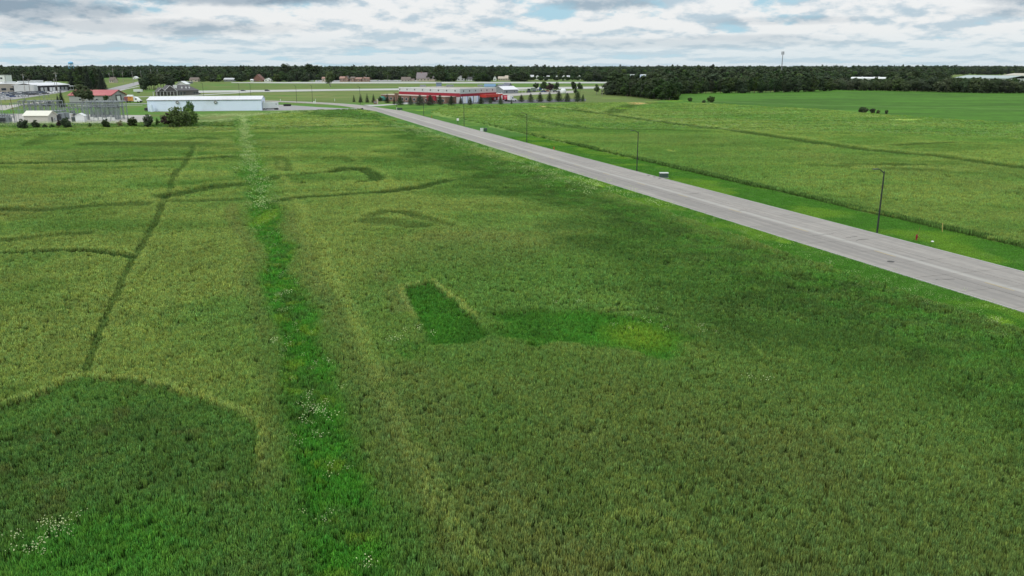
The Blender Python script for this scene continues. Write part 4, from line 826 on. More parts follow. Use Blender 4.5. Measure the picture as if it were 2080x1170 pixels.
# ---------------------------------------------------------------- street furniture
def build_street():
    blk = mat('black_painted_steel', (.018, .022, .020), .45, .1, 2, spec=.5)
    mb = MB()
    e = thing('street_lamp', '', 'street lamp', (0, 0, 0))
    b = MB().lathe([(.17, 0), (.17, .08), (.11, .14), (.10, .25)], 10).build('base', blk, e)
    p = MB().rod((0, 0, .2), (0, 0, 8.35), .12, .085, 8).build('pole', blk, e)
    a = MB(); a.rod((0, 0, 8.22), (-.75, 0, 8.72), .07, .06, 6); a.rod((-.75, 0, 8.72), (-1.15, 0, 8.80), .06, .055, 6); a.build('arm', blk, e)
    h = MB().prism([(-1.95, 8.78), (-1.2, 8.74), (-1.08, 8.78), (-1.08, 8.86), (-1.9, 8.84)], -.14, .14, 'y').build('lamp_head', blk, e)
    g = box(-1.85, -1.35, -.1, .1, 8.74, 8.765).build('lens', mat('lamp_glass', (.45, .45, .42), .3), h)
    MB().rod((-.05, 0, 8.30), (.05, 0, 8.46), .06, .06, 8).build('cap', blk, p)
    index_children()
    rot = math.atan2(RN[1], RN[0])
    names = [(88.3, 'black street lamp nearest the camera, standing beside the red hydrant'), (160.8, 'black street lamp beside the green utility cabinet, second nearest'), (233.6, 'black street lamp in the middle of the avenue, third nearest, beyond the second hydrant'),
             (306.1, 'black street lamp beside the white box sign, fourth nearest'), (378, 'black street lamp on the lawn before the pine row, fifth nearest'), (446, 'black street lamp at the driveway corner by the red building')]
    for i, (s, lab) in enumerate(names):
        o = e if i == 0 else copy_tree(e); o['label'] = lab; o['group'] = 'street lamps along the avenue'; o.location = RP(s, 82.0); o.rotation_euler = (0, 0, rot)
    for x, y, rz, lab in ((732, 212, rot, 'distant street lamp behind the left end of the spruce row'), (635, 207.5, rot + .6, 'distant street lamp left of the white box sign at the bend'), (603, 208.5, rot + .6, 'distant street lamp near the dark trailer chassis'), (510, 200, rot + .6, 'street lamp showing over the right end of the long white building'),
                      (487, 200, rot + .6, 'street lamp second from the right behind the long white building'), (414, 199, rot + .6, 'street lamp behind the middle of the long white building')):
        o = copy_tree(e); o['label'] = lab; o['group'] = 'far street lamps'; o.location = P(x, y); o.rotation_euler = (0, 0, rz); o.scale = (1, 1, 1.22)
    # hydrants
    red = mat('hydrant_red', (.24, .022, .03), .5, .2, 3, wear=(.15, .05, .04, .4)); orn = mat('hydrant_orange', (.42, .09, .02), .5)
    def hydrant(s_xy, lab, m, marker):
        e = thing('fire_hydrant', lab, 'hydrant', s_xy, .4)
        MB().lathe([(.15, 0), (.15, .05), (.10, .06), (.10, .52), (.14, .54), (.14, .60), (.11, .62)], 10).build('barrel', m, e)
        MB().lathe([(.12, .62), (.11, .70), (.07, .77), (.03, .79), (.03, .84), (.01, .85)], 10).build('bonnet', m, e)
        for a, z, r in ((1, .45, .05), (-1, .45, .05)): MB().rod((a * .09, 0, z), (a * .19, 0, z), r, r, 8).build('nozzle', m, e)
        MB().rod((0, -.09, .40), (0, -.20, .40), .07, .07, 8).build('nozzle', m, e)
        if marker: MB().rod((.16, .05, .05), (.45, .05, 1.7), .015, .015, 5).build('marker_rod', mat('rod_brown', (.30, .14, .07), .7), e)
    hydrant(P(1861, 488), 'dark red fire hydrant with a thin marker rod beside the nearest street lamp', red, True)
    hydrant(P(1125, 304), 'small orange-red fire hydrant on the verge between the second and third nearest lamps', orn, True)
    hydrant(P(877, 239), 'tiny distant red hydrant on the verge between the fourth and fifth street lamps', orn, False)
    # marker post
    e = thing('marker_post', 'leaning pale yellow marker post at the edge of the right field beyond the hydrant', 'post', P(1914, 471)); o = MB().rod((0, 0, 0), (-.12, 0, 1.15), .05, .05, 6).build('post', mat('post_yellow', (.46, .36, .12), .7), e)
    MB().rod((-.12, 0, 1.15), (-.125, 0, 1.22), .055, .03, 6).build('cap', mat('post_yellow', (.46, .36, .12), .7), e)
    # cabinets
    dg = mat('cabinet_green', (.045, .075, .060), .5, .1, 2); lt = mat('cabinet_lid', (.50, .53, .50), .5, .08, 2); cn = mat('pad_concrete', (.4, .39, .36), .9)
    def cabinet(p, w, d, h, lab, rot, body, lid):
        e = thing('utility_cabinet', lab, 'cabinet', p, rot); box(-w / 2 - .15, w / 2 + .15, -d / 2 - .15, d / 2 + .15, 0, .08).build('pad', cn, e); b = box(-w / 2, w / 2, -d / 2, d / 2, .08, h).build('body', body, e)
        MB().prism([(-d / 2 - .04, h), (d / 2 + .04, h), (d / 2 + .04, h + .12), (-d / 2 + .1, h + .17), (-d / 2 - .04, h + .08)], -w / 2 - .04, w / 2 + .04, 'x').build('lid', lid, e)
        for s in (-1, 1): box(s * w * .25 - w * .23, s * w * .25 + w * .23, -d / 2 - .025, -d / 2 - .002, .15, h - .05).build('door', body, e)
        return e
    cabinet(P(1348, 361), 1.7, 1.25, .95, 'dark green utility cabinet with a pale lid on the verge beside the second nearest lamp', rot - .35, dg, lt)
    e = thing('transformer_boxes', 'pair of white and dark utility boxes on the verge below the white box sign', 'cabinet', P(983, 267), rot - .2)
    for x, m in ((-.75, lt), (.55, dg)):
        bb = box(x - .52, x + .52, -.5, .5, 0, 1.15).build('box', m, e); box(x - .44, x + .44, -.53, -.505, .1, 1.05).build('door', m, bb)
    e = thing('box_sign', 'white box on a dark post beside the avenue near the fourth lamp', 'sign', P(930, 252.5), rot); MB().rod((0, 0, 0), (0, 0, 1.5), .07, .07, 6).build('post', blk, e); box(-.38, .38, -.2, .2, 1.4, 2.3).build('box', mat('sign_white', (.75, .76, .74), .5), e); box(-.30, .30, -.225, -.205, 1.48, 2.22).build('face', mat('sign_face', (.82, .82, .8), .5), e)
    e = thing('utility_cabinet', 'low dark green cabinet on the lawn beside the lamp at the driveway corner', 'cabinet', P(812, 223), rot); box(-1.3, 1.3, -.6, .6, 0, .9).build('body', dg, e); box(-1.35, 1.35, -.65, .65, .9, 1.0).build('lid', dg, e); box(-1.1, 1.1, -.62, -.602, .1, .82).build('door', dg, e)
    e = thing('bollard', 'slim white post left of the low dark green cabinet', 'post', P(806, 223)); MB().rod((0, 0, 0), (0, 0, 1.1), .12, .12, 8).build('shaft', mat('sign_white', (.75, .76, .74), .5), e); MB().rod((0, 0, 1.1), (0, 0, 1.25), .14, .06, 8).build('cap', mat('sign_white', (.75, .76, .74), .5), e)
    # white sign at the bend
    sw = mat('sign_white', (.75, .76, .74), .5)
    e = thing('yard_sign', 'white square sign with a dark mark on two legs at the bend of the road', 'sign', P(639, 211.3), 0.1); box(-.65, .65, -.06, .06, .35, 1.65).build('panel', sw, e)
    for s in (-1, 1): MB().rod((s * .5, .07, 0), (s * .5, .07, 1.6), .04, .04, 6).build('leg', blk, e)
    k = MB(); k.box(-.1, .22, -.085, -.065, 1.22, 1.38); k.box(.1, .22, -.085, -.065, .85, 1.22); k.build('mark', blk, e)
    for x, y, lab in ((641, 206.4, 'thin white post behind the square sign at the bend'), (570, 206.5, 'pale yellow post beside the road above the dark trailer chassis'), (680, 206, 'short white post beside the road right of the square sign')):
        e = thing('marker_post', lab, 'post', P(x, y)); MB().rod((0, 0, 0), (0, 0, 1.6), .11, .11, 6).build('shaft', sw, e); MB().rod((0, 0, 1.6), (0, 0, 1.75), .12, .05, 6).build('cap', sw, e)
    e = thing('litter_bin', 'small dark bin at the corner where the yard meets the avenue', 'bin', P(736, 224.5)); MB().lathe([(.5, 0), (.6, .7), (.6, 1.0), (.5, 1.05)], 10).build('body', blk, e); MB().lathe([(.55, 1.05), (.4, 1.25), (.1, 1.32)], 10).build('lid', blk, e)
    # covers and inlets in the road
    for (x, y), lab in (((1809, 533), 'round dark manhole cover in the near lane of the avenue'),):
        e = thing('manhole_cover', lab, 'manhole', P(x, y) + Vector((0, 0, .103)), .3); MB().lathe([(.42, 0), (.42, .012), (.36, .016)], 16).build('frame', JOINT, e); MB().lathe([(.33, .004), (.33, .02), (.3, .024)], 16).build('lid', mat('cast_iron', (.05, .045, .042), .6), e)
    for i, s in enumerate((147.8, 150.0, 152.6)):
        e = thing('kerb_inlet', 'dark drain inlet at the kerb before the green cabinet, %s of three' % ('nearest the camera', 'the middle one', 'the farthest')[i], 'drain', RP(s, 80.6, .10), rot, 'kerb inlets'); box(-.25, .25, -.4, .4, 0, .02).build('frame', mat('cast_iron', (.05, .045, .042), .6), e)
        for k in range(3): box(-.18 + k * .13, -.12 + k * .13, -.34, .34, .021, .035).build('bar', mat('pale_iron', (.12, .11, .10), .6), e)
    e = thing('stone', 'small white stone lying on the verge beyond the red hydrant', 'stone', P(1894, 492)); MB().lathe([(.12, 0), (.2, .08), (.15, .17), (.04, .2)], 7).build('stone', mat('white_stone', (.7, .7, .68), .8), e)

# ---------------------------------------------------------------- buildings
GLASS = None
def add_window(e, x, z, w, h, y=0, fm=None, axis='x', nm='window'):
    """framed window on the wall plane y=const (axis x) or x=const (axis y), facing -y / -x; pane set inside the frame"""
    t = .09; mb = MB(); pb = MB()
    def bx(m, a0, a1, z0, z1, d0, d1):
        if axis == 'x': m.box(a0, a1, y - d1, y - d0, z0, z1)
        elif axis == '-y': m.box(y + d0, y + d1, a0, a1, z0, z1)
        else: m.box(y - d1, y - d0, a0, a1, z0, z1)
    bx(mb, x - w / 2 - t, x + w / 2 + t, z - t, z, .003, .08); bx(mb, x - w / 2 - t, x + w / 2 + t, z + h, z + h + t, .003, .08)
    bx(mb, x - w / 2 - t, x - w / 2, z + .002, z + h - .002, .003, .08); bx(mb, x + w / 2, x + w / 2 + t, z + .002, z + h - .002, .003, .08)
    f = mb.build(nm, fm, e); bx(pb, x - w / 2 + .002, x + w / 2 - .002, z + .002, z + h - .002, .003, .03); pb.build('pane', GLASS, f); return f
def corrug(x0, x1, y, z0, z1, step, depth, mb=None):
    """ribbed sheet-metal wall face at y, ribs proud"""
    mb = mb or MB(); x = x0 + step / 2
    while x < x1 - .1: mb.box(x - .06, x + .06, y - depth, y - .002, z0 + .02, z1 - .02); x += step
    return mb
def gable(e, x0, x1, y0, y1, he, hr, wm, rm, over=.5, ridge='x', nm='wall', hip=0.0, th=.18):
    """gabled block; walls incl. gable ends and a thick roof with eaves"""
    mb = MB()
    if ridge == 'x':
        ym = (y0 + y1) / 2; 
        if hip == 0: mb.prism([(y0, 0), (y1, 0), (y1, he), (ym, he + hr), (y0, he)], x0, x1, 'x')
        else: mb.box(x0, x1, y0, y1, 0, he)
        w = mb.build(nm, wm, e); r = MB(); sl = hr / (ym - y0); d = over * sl
        if hip == 0:
            r.prism([(y0 - over, he - d + .01), (ym, he + hr + .01), (y1 + over, he - d + .01), (y1 + over, he - d + th), (ym, he + hr + th), (y0 - over, he - d + th)], x0 - over, x1 + over, 'x')
        else:
            v = [(x0 - over, y0 - over, he + .01), (x1 + over, y0 - over, he + .01), (x1 + over, y1 + over, he + .01), (x0 - over, y1 + over, he + .01), (x0 - over, y0 - over, he + th), (x1 + over, y0 - over, he + th), (x1 + over, y1 + over, he + th), (x0 - over, y1 + over, he + th), (x0 + hip, ym, he + hr), (x1 - hip, ym, he + hr)]
            r.add(v, [(3, 2, 1, 0), (0, 1, 5, 4), (1, 2, 6, 5), (2, 3, 7, 6), (3, 0, 4, 7), (4, 5, 9, 8), (5, 6, 9), (6, 7, 8, 9), (7, 4, 8)])
        return w, r.build('roof', rm, e)
    xm = (x0 + x1) / 2; mb.prism([(x0, 0), (x1, 0), (x1, he), (xm, he + hr), (x0, he)], y0, y1, 'y'); w = mb.build(nm, wm, e); sl = hr / (xm - x0); d = over * sl
    r = MB().prism([(x0 - over, he - d + .01), (xm, he + hr + .01), (x1 + over, he - d + .01), (x1 + over, he - d + th), (xm, he + hr + th), (x0 - over, he - d + th)], y0 - over, y1 + over, 'y')
    return w, r.build('roof', rm, e)
def site(name, label, cat, a, b, depth=0, z=0, group=None):
    A, rot, L_ = frame(a, b); e = thing(name, label, cat, (A.x, A.y, z), rot, group); return e, L_
def build_buildings():
    global GLASS
    GLASS = mat('window_glass', (.035, .045, .055), .12, .2, .3, spec=.6)
    W = mat('white_sheet_metal', (.70, .78, .93), .45, .05, .15, wear=(.45, .47, .47, .35)); WR = mat('white_metal_roof', (.66, .66, .68), .5, .06, .12, wear=(.46, .45, .44, .4)); DK = mat('dark_trim', (.04, .04, .045), .6); GB = mat('galvanised', (.30, .31, .32), .45, .15, 2, metal=.3)
    red = mat('red_panel', (.27, .018, .032), .5, .08, .3); red2 = mat('orange_red_panel', (.46, .045, .03), .5, .08, .3); gw = mat('grey_white_panel', (.50, .52, .51), .55, .06, .4, wear=(.36, .34, .33, .5)); brick = mat('brown_brick', (.20, .115, .085), .85, .25, 2.5); cap = mat('pale_coping', (.50, .42, .36), .7)
    flat = mat('gravel_roof', (.36, .33, .30), .9, .15, .4); wht = mat('white_paint', (.72, .73, .72), .6, .05, .5); gry = mat('grey_siding', (.22, .235, .25), .7, .08, 1.0); dgr = mat('dark_shingles', (.085, .082, .085), .85, .2, 1.5); beige = mat('beige_wall', (.40, .36, .29), .8, .1, .5); stone = mat('stone_grey', (.13, .12, .115), .85, .2, 2)
    # --- long white building
    e, L_ = site('long_building', 'long white metal building with two round fans on its side and a shallow roof', 'building', (301, 226.6), (532, 224.6)); he, hr, D = 5.6, 1.5, 17
    poly = [(0, 0), (D, 0), (D, he), (D / 2, he + hr), (0, he)]
    MB().prism(poly, 0, L_, 'x').build('wall', W, e); n = 14; pw = (L_ - .2) / n
    for i in range(n): box(.1 + i * pw + .02, .1 + (i + 1) * pw - .02, -.04, -.003, .25, he - .3).build('panel', W, e)
    r = MB().prism([(-.35, he - .05), (D / 2, he + hr + .01), (D + .35, he - .05), (D + .35, he + .1), (D / 2, he + hr + .18), (-.35, he + .1)], -.3, L_ + .3, 'x').build('roof', WR, e)
    rb = MB(); x = .6
    while x < L_: rb.prism([(-.33, he + .102), (D / 2, he + hr + .185), (D / 2, he + hr + .24), (-.33, he + .16)], x - .04, x + .04, 'x'); x += 2.0
    o = rb.build('roof_seam', WR, r); o['kind'] = 'stuff'
    box(-.3, L_ + .3, -.43, -.355, he - .14, he - .0).build('gutter', DK, e)
    for fx in (.262, .594):
        x = L_ * fx; f = MB().rod((x, -.06, he - 1.15), (x, -.5, he - 1.15), .78, .86, 18).build('fan', GB, e); MB().rod((x, -.505, he - 1.15), (x, -.54, he - 1.15), .30, .30, 12).build('hub', wht, f)
        k = MB()
        for q in range(6): a = q * math.pi / 3; k.box(x - .05, x + .05, -.53, -.51, he - 1.15 - .8, he - 1.15 + .8) if q == 0 else k.rod((x, -.52, he - 1.15), (x + math.cos(a) * .8, -.52, he - 1.15 + math.sin(a) * .8), .035, .035, 4)
        k.build('guard', DK, f)
    box(-1.6, -.02, 5.0, 13, 0, 3.2).build('loading_bay', GB, e); box(-2.6, -1.62, 3.5, 9, .3, 1.6).build('dock_step', DK, e); box(L_ + .02, L_ + .12, 4, 12, .1, 4.6).build('end_door', gw, e)
    MB().rod((2.4, -2.2, 0), (2.2, -2.2, 3.6), .75, .75, 10).build('vent_duct', W, e)
    # --- red building
    A, B_, C_ = P(811, 204.5), P(935, 210), P(1008, 205.5); A0 = A; u1 = (B_ - A).normalized(); u2 = (C_ - B_).normalized(); n1 = Vector((-u1.y, u1.x, 0)); n2 = Vector((-u2.y, u2.x, 0)); Hh = hgt(205, 177.0)
    e = thing('red_building', 'large warehouse with pale upper walls, a red band and a brick office in front', 'building', (A.x, A.y, 0), 0)
    def lp(p): return (p.x - A0.x, p.y - A0.y)
    Ab = A + n1 * 46; Cb = C_ + n2 * 46; fp = [lp(A), lp(B_), lp(C_), lp(Cb), lp(Ab)]
    MB().prism(fp, 0, Hh - .35, 'z').build('wall', gw, e); cx = sum(p[0] for p in fp) / 5; cy = sum(p[1] for p in fp) / 5
    MB().prism([(cx + (x - cx) * .995, cy + (y - cy) * .995) for x, y in fp], Hh - .345, Hh - .15, 'z').build('roof', flat, e)
    def wallframe(p, u): f = thing_part(e, lp(p), math.atan2(u.y, u.x)); return f
    def face(p, u, L_, items):
        """items: (name, material, x0, x1, d0, d1, z0, z1) along the wall"""
        rot = math.atan2(u.y, u.x); o = lp(p); out = []
        for nm, m, x0, x1, d0, d1, z0, z1 in items:
            ob = box(x0, x1, -d1, -d0, z0, z1).build(nm, m, e); ob.location = (o[0], o[1], 0); ob.rotation_euler = (0, 0, rot); out.append(ob)
        return out
    L1 = (B_ - A).length; L2 = (C_ - B_).length; zb0, zb1 = Hh * .44, Hh * .68
    it = [('parapet', wht, 0, L1, .002, .09, Hh - .4, Hh), ('red_band', red, 0, L1, .002, .12, zb0, zb1)]
    npn = 16; w = L1 / npn
    it += [('wall_panel', gw, i * w + .03, (i + 1) * w - .03, .002, .06, zb1 + .05, Hh - .45) for i in range(npn)]
    it += [('vent', DK, L1 * t, L1 * t + .7, .065, .3, zb1 + 1.1, zb1 + 1.9) for t in (.015, .14, .27, .40, .53, .66, .79, .92)]
    face(A, u1, L1, it)
    it = [('parapet', wht, 0, L2, .002, .09, Hh - .4, Hh), ('red_band', red, .15, L2, .002, .14, zb0 + .2, zb1 - .3)]; npn = 14; w = L2 / npn
    it += [('wall_panel', gw, i * w + .03, (i + 1) * w - .03, .002, .06, zb1 - .25, Hh - .45) for i in range(npn)]
    it += [('vent', DK, L2 * t, L2 * t + .5, .065, .3, zb1 + .9, zb1 + 1.8) for t in (.08, .24, .40, .56, .72, .88)]
    it += [('dock_wall', W, .8, L2 * .5, .15, .5, 0, zb0 + .1)]
    it += [('dock_door', wht, L2 * t, L2 * t + 3.0, .502, .56, .3, 4.0) for t in (.06, .2, .34)]
    it += [('dock_post', DK, L2 * t, L2 * t + .3, .502, .7, 0, 4.4) for t in (.035, .18, .325, .47)]
    it += [('canopy', red2, L2 * .52, L2 * 1.0, .16, 5.2, zb0 - .9, zb0 + .9), ('canopy_edge', DK, L2 * .52, L2 * 1.0, .3, 5.0, zb0 - 1.1, zb0 - .92)]
    face(B_, u2, L2, it)
    u3 = n2; rot = math.atan2(u3.y, u3.x); o = lp(C_)
    for i in range(6):
        ob = box(.1 + i * 3.0, .1 + i * 3.0 + 2.9, -.08, -.002, .1, Hh - .05).build('end_panel', W, e); ob.location = (o[0], o[1], 0); ob.rotation_euler = (0, 0, rot)
    # brick office in front
    L1o = L1 * .98
    it = [('office_wall', brick, -8, L1o * .96, .15, 9, 0, 4.0), ('coping', cap, -8.2, L1o * .96 + .2, .14, 9.2, 4.003, 4.3), ('portal', brick, L1 * .12, L1 * .18, 9.0, 9.6, 0, 5.4), ('portal_sign', red, L1 * .66, L1 * .80, 9.01, 9.9, 1.4, 4.6)]
    face(A, u1, L1, it); rot = math.atan2(u1.y, u1.x); o = lp(A)
    for t in np.linspace(-.02, .9, 15):
        f = add_window(e, t * L1, 1.0, 2.2, 1.5, -9.003, wht); f.location = (o[0], o[1], 0); f.rotation_euler = (0, 0, rot)
    for x, y, w_ in ((12, 20, 4), (30, 26, 5), (52, 24, 4), (66, 30, 3)): box(x, x + w_, y, y + 3, Hh - .14, Hh + 1.0).build('rooftop_unit', GB, e)
    # --- sign of brick before it
    e, L_ = site('entrance_sign', 'low brown brick entrance sign with a stepped pale block before the spruces', 'sign', (759, 211.3), (767, 211.3)); box(0, L_ * .8, 0, 1, 0, 2.0).build('brick_base', brick, e); box(L_ * .8 + .01, L_ * 1.1, 0, 1, 0, 2.8).build('pillar', cap, e); box(.3, L_ * .7, -.06, -.002, .6, 1.5).build('plate', gry, e)
    grn = mat('green_tarp', (.04, .17, .13), .6, .2, 1); e = thing('tarped_heap', 'round dark green tarpaulin cover between two spruces', 'tarpaulin', P(777, 205)); MB().lathe([(2.6, 0), (2.8, 1.2), (2.2, 2.3), (1.2, 3.0), (.2, 3.2)], 10).build('cover', grn, e); MB().lathe([(2.75, .02), (2.95, .25), (2.9, .4)], 10).build('base_ring', DK, e)
    # --- grey sheds and houses beyond
    e, L_ = site('grey_shed', 'grey shed with a pale roof and gabled dark end beside the red building', 'building', (1023, 190.5), (1052, 189.8)); gable(e, 0, L_, 0, 14, 3.4, 2.6, gry, WR); add_window(e, L_ * .22, .2, 1.6, 2.4, 0, wht, nm='door_frame'); add_window(e, L_ * .75, 1.2, 1.5, 1.2, 0, wht); box(L_ + .02, L_ + 11, 2, 10, 2.4, 2.7).build('lean_to_roof', WR, e)
    for q in (3, 6.5, 10): MB().rod((L_ + q, 2.5, 0), (L_ + q, 2.5, 2.4), .12, .12, 6).build('post', wht, e)
    e, L_ = site('grey_house', 'grey-blue house with a wide gable behind the pale-roofed shed', 'building', (1018, 184.0), (1042, 183.7)); gable(e, 0, L_ * .55, 2, 14, 3.4, 2.2, gry, mat('blue_grey_roof', (.16, .17, .20), .8, .1, 1)); gable(e, L_ * .55, L_, 0, 14, 3.2, 3.6, gry, mat('blue_grey_roof', (.16, .17, .20), .8, .1, 1), ridge='y', nm='wing'); add_window(e, L_ * .25, 1, 1.6, 1.2, 2, wht); add_window(e, L_ * .78, 1, 2.4, 1.4, 0, wht)
    e, L_ = site('blue_roofed_shed', 'low shed with a blue roof showing above the right end of the red building', 'building', (984, 182), (1006, 182)); gable(e, 0, L_, 0, 12, 3, 2.4, wht, mat('blue_roof', (.12, .22, .33), .6, .1, 1)); box(1, 4, -.05, -.002, 0, 2.4).build('door', gry, e)
    e, L_ = site('rooftop_shed', 'small blue-grey block showing behind the roof of the red building', 'building', (886, 178.6), (896, 178.6)); box(0, L_, 0, 8, 0, 5.4).build('wall', mat('blue_grey_wall', (.17, .22, .30), .7, .1, 1), e); box(-.2, L_ + .2, -.2, 8.2, 5.4, 5.7).build('roof', gry, e)
    # --- dark restaurant
    e, L_ = site('restaurant', 'dark stone restaurant with a porch and two front gables behind the long white building', 'building', (318, 194.5), (404, 192.8)); dr = mat('grey_shingles', (.105, .100, .105), .85, .15, 1.2)
    gable(e, L_ * .3, L_, 0, 16, 3.6, 4.2, stone, dr, .7, hip=6); gable(e, L_ * .16, L_ * .46, -2.2, 9, 3.4, 4.4, stone, dr, .6, 'y', 'gable_wing'); gable(e, L_ * .02, L_ * .2, -2.6, 6, 3.3, 2.8, stone, dr, .6, 'y', 'porch_gable')
    box(-4, L_ * .46, -5.6, -2.9, 3.1, 3.35).build('porch_roof', mat('porch_grey', (.24, .23, .23), .8), e)
    for q in np.linspace(-3.6, L_ * .44, 8): MB().rod((q, -5.3, 0), (q, -5.3, 3.1), .16, .16, 6).build('porch_post', wht, e)
    for sg in (.31,):
        k = MB(); k.prism([(L_ * .16 - .6, 3.3), (L_ * .31, 7.95), (L_ * .46 + .6, 3.3), (L_ * .46 + .25, 3.3), (L_ * .31, 7.6), (L_ * .16 - .25, 3.3)], -2.98, -2.82, 'y'); k.build('gable_trim', wht, e)
    k = MB(); k.prism([(L_ * .02 - .6, 3.2), (L_ * .11, 6.2), (L_ * .2 + .6, 3.2), (L_ * .2 + .3, 3.2), (L_ * .11, 5.9), (L_ * .02 - .3, 3.2)], -3.38, -3.24, 'y'); k.build('gable_trim', wht, e)
    box(L_ * .455, L_ * .52, 3, 5.5, 5, 8.0).build('chimney', wht, e); add_window(e, L_ * .82 - 8, .1, 1.6, 2.6, 0, wht, nm='door_frame'); [add_window(e, L_ * q, 1.1, 1.6, 1.3, 0, gry) for q in (.58, .66, .9, .96)]
    for q in (.62, .72, .8): box(L_ * q, L_ * q + .8, 2.5, 3.3, 4.6, 6.6).build('roof_vent', wht, e)
    e, L_ = site('small_white_house', 'small white gabled building behind the roof of the restaurant', 'building', (359, 176.6), (378, 176.6)); gable(e, 0, L_, 0, 12, 3.2, 3.0, mat('white_siding', (.5, .5, .5), .7), wht, .6, 'y'); [add_window(e, L_ * q, .8, 3, 1.6, 0, wht) for q in (.28, .72)]
    e, L_ = site('low_shed', 'long low pale roof in the grass right of the small white building', 'shed', (374, 170.3), (392, 169.4)); box(0, L_, 0, 8, 0, 2.2).build('wall', gry, e); box(-.5, L_ + .5, -.5, 8.5, 2.2, 2.6).build('roof', mat('pale_green_roof', (.42, .47, .43), .6), e)
    # --- red-roofed building
    A = P(226, 208.6); G2 = P(257, 206); Lf = P(172, 207.5); v = (G2 - A); L_ = 27.0; D = v.length; rot = math.atan2(v.y, v.x)
    e = thing('red_roofed_building', 'grey gabled building with a faded red roof beside the delivery truck', 'building', (A.x, A.y, 0), rot); rr = mat('faded_red_roof', (.42, .115, .12), .6, .12, .3, wear=(.5, .22, .18, .5))
    gable(e, 0, D, 0, L_, 4.6, 3.0, mat('pale_grey_block', (.33, .34, .33), .8, .08, 1), rr, .7, 'y')
    k = MB(); k.prism([(-.7, 4.3), (D / 2, 7.75), (D + .7, 4.3), (D + .7, 4.05), (D / 2, 7.4), (-.7, 4.05)], -.78, -.72, 'y'); k.build('gable_trim', mat('dark_red_trim', (.2, .03, .035), .6), e)
    f = box(D * .36, D * .62, -.06, -.003, 0, 3.9).build('loading_door', wht, e); k = MB(); k.box(D * .32, D * .358, -.35, -.003, 0, 4.2); k.box(D * .622, D * .66, -.35, -.003, 0, 4.2); k.box(D * .32, D * .66, -.35, -.003, 4.203, 4.6); k.build('door_shelter', DK, e)
    box(D * .82, D * .9, -.05, -.003, 0, 2.3).build('side_door', DK, e); [add_window(e, yy, 1.4, 1.4, 1.1, 0, wht, 'y') for yy in (4, 9, 14, 20)]
    # --- beige factory, white block, workshop with the dark front on the far left
    e, L_ = site('factory', 'beige flat-roofed factory at the far left edge with rooftop units', 'building', (-40, 187.5), (72, 185.5)); n = 10
    box(0, L_, 0, 60, 0, 7.0).build('wall', beige, e); box(-.3, L_ + .3, -.3, 60.3, 7.0, 7.5).build('coping', wht, e)
    for i in range(n): box(i * L_ / n + .06, (i + 1) * L_ / n - .06, -.08, -.003, .1, 6.9).build('wall_panel', beige, e)
    for x, y, w_, h_ in ((6, 10, 12, 1.6), (24, 20, 10, 1.4), (34, 10, 16, 1.8), (50, 30, 10, 2.0), (58, 12, 5, 1.2)): box(x, x + w_, y, y + 6, 7.5, 7.5 + h_).build('rooftop_unit', gw, e)
    for x in (8, 22, 30, 44): add_window(e, L_ * x / 52, 1.2, 4, 2.2, -.085, wht)
    e, L_ = site('white_tower_block', 'small pale block rising above the factory roof at the left edge', 'building', (-2, 172), (11, 172)); box(0, L_, 0, 16, 0, 11.5).build('wall', wht, e); box(-.3, L_ + .3, -.3, 16.3, 11.5, 12.0).build('coping', gw, e); add_window(e, L_ * .5, 7, 3, 2, 0, gry)
    e, L_ = site('workshop', 'long workshop with a pale roof and dark open bays beside the car sales lot', 'building', (78, 186.5), (141, 183.8)); box(0, L_, 0, 26, 0, 5.2).build('wall', mat('dark_cladding', (.035, .034, .04), .7), e)
    MB().prism([(-.8, 5.2), (13, 7.4), (27, 5.2), (27, 5.6), (13, 7.8), (-.8, 5.7)], -.8, L_ + .8, 'x').build('roof', WR, e); box(-5, -.02, 0, 20, 0, 6.2).build('side_block', gw, e)
    for q, m in ((.08, gw), (.2, gw), (.36, wht), (.46, wht), (.60, wht), (.74, GB), (.86, GB)): box(L_ * q, L_ * q + 3.6, -.08, -.003, 0, 3.6).build('bay_door', m, e)
    box(L_ + .9, L_ + 12, 0, 14, 3.8, 4.3).build('canopy', WR, e); [MB().rod((L_ + q, .4, 0), (L_ + q, .4, 3.8), .15, .15, 6).build('canopy_post', gw, e) for q in (3, 7, 11)]
    # --- substation buildings
    pan = mat('cream_panel', (.50, .48, .42), .6, .06, .6)
    e, L_ = site('control_building', 'cream control building with a white gabled roof in the substation', 'building', (50, 250.5), (99, 250.5)); gable(e, 0, L_, 0, 6.5, 3.1, 1.6, pan, mat('cream_roof', (.70, .68, .58), .6, .05, .6), .45)
    for i in range(9): box(i * L_ / 9 + .02, (i + 1) * L_ / 9 - .02, -.035, -.003, .15, 3.0).build('panel', pan, e)
    box(L_ + .003, L_ + .05, 2.3, 3.4, .1, 2.3).build('door', DK, e); box(L_ + .003, L_ + .5, 4.4, 5.3, 1.0, 1.9).build('air_unit', gw, e)
    e, L_ = site('storage_shed', 'small white gabled shed with double doors before the switchyard', 'shed', (154, 248.5), (172, 248.2)); gable(e, 0, L_, 0, 5.0, 2.5, .9, wht, wht, .2, 'y'); [box(L_ * a, L_ * b, -.05, -.003, .1, 2.2).build('door', wht, e) for a, b in ((.22, .495), (.505, .78))]
    e, L_ = site('relay_cabinet', 'low flat-roofed cream cabinet left of the white gabled shed', 'cabinet', (133, 240.6), (146, 240.6)); box(0, L_, 0, 3, 0, 1.9).build('body', pan, e); box(-.1, L_ + .1, -.1, 3.1, 1.9, 2.05).build('lid', wht, e); box(.2, L_ - .2, -.03, -.003, .2, 1.7).build('door', gw, e)
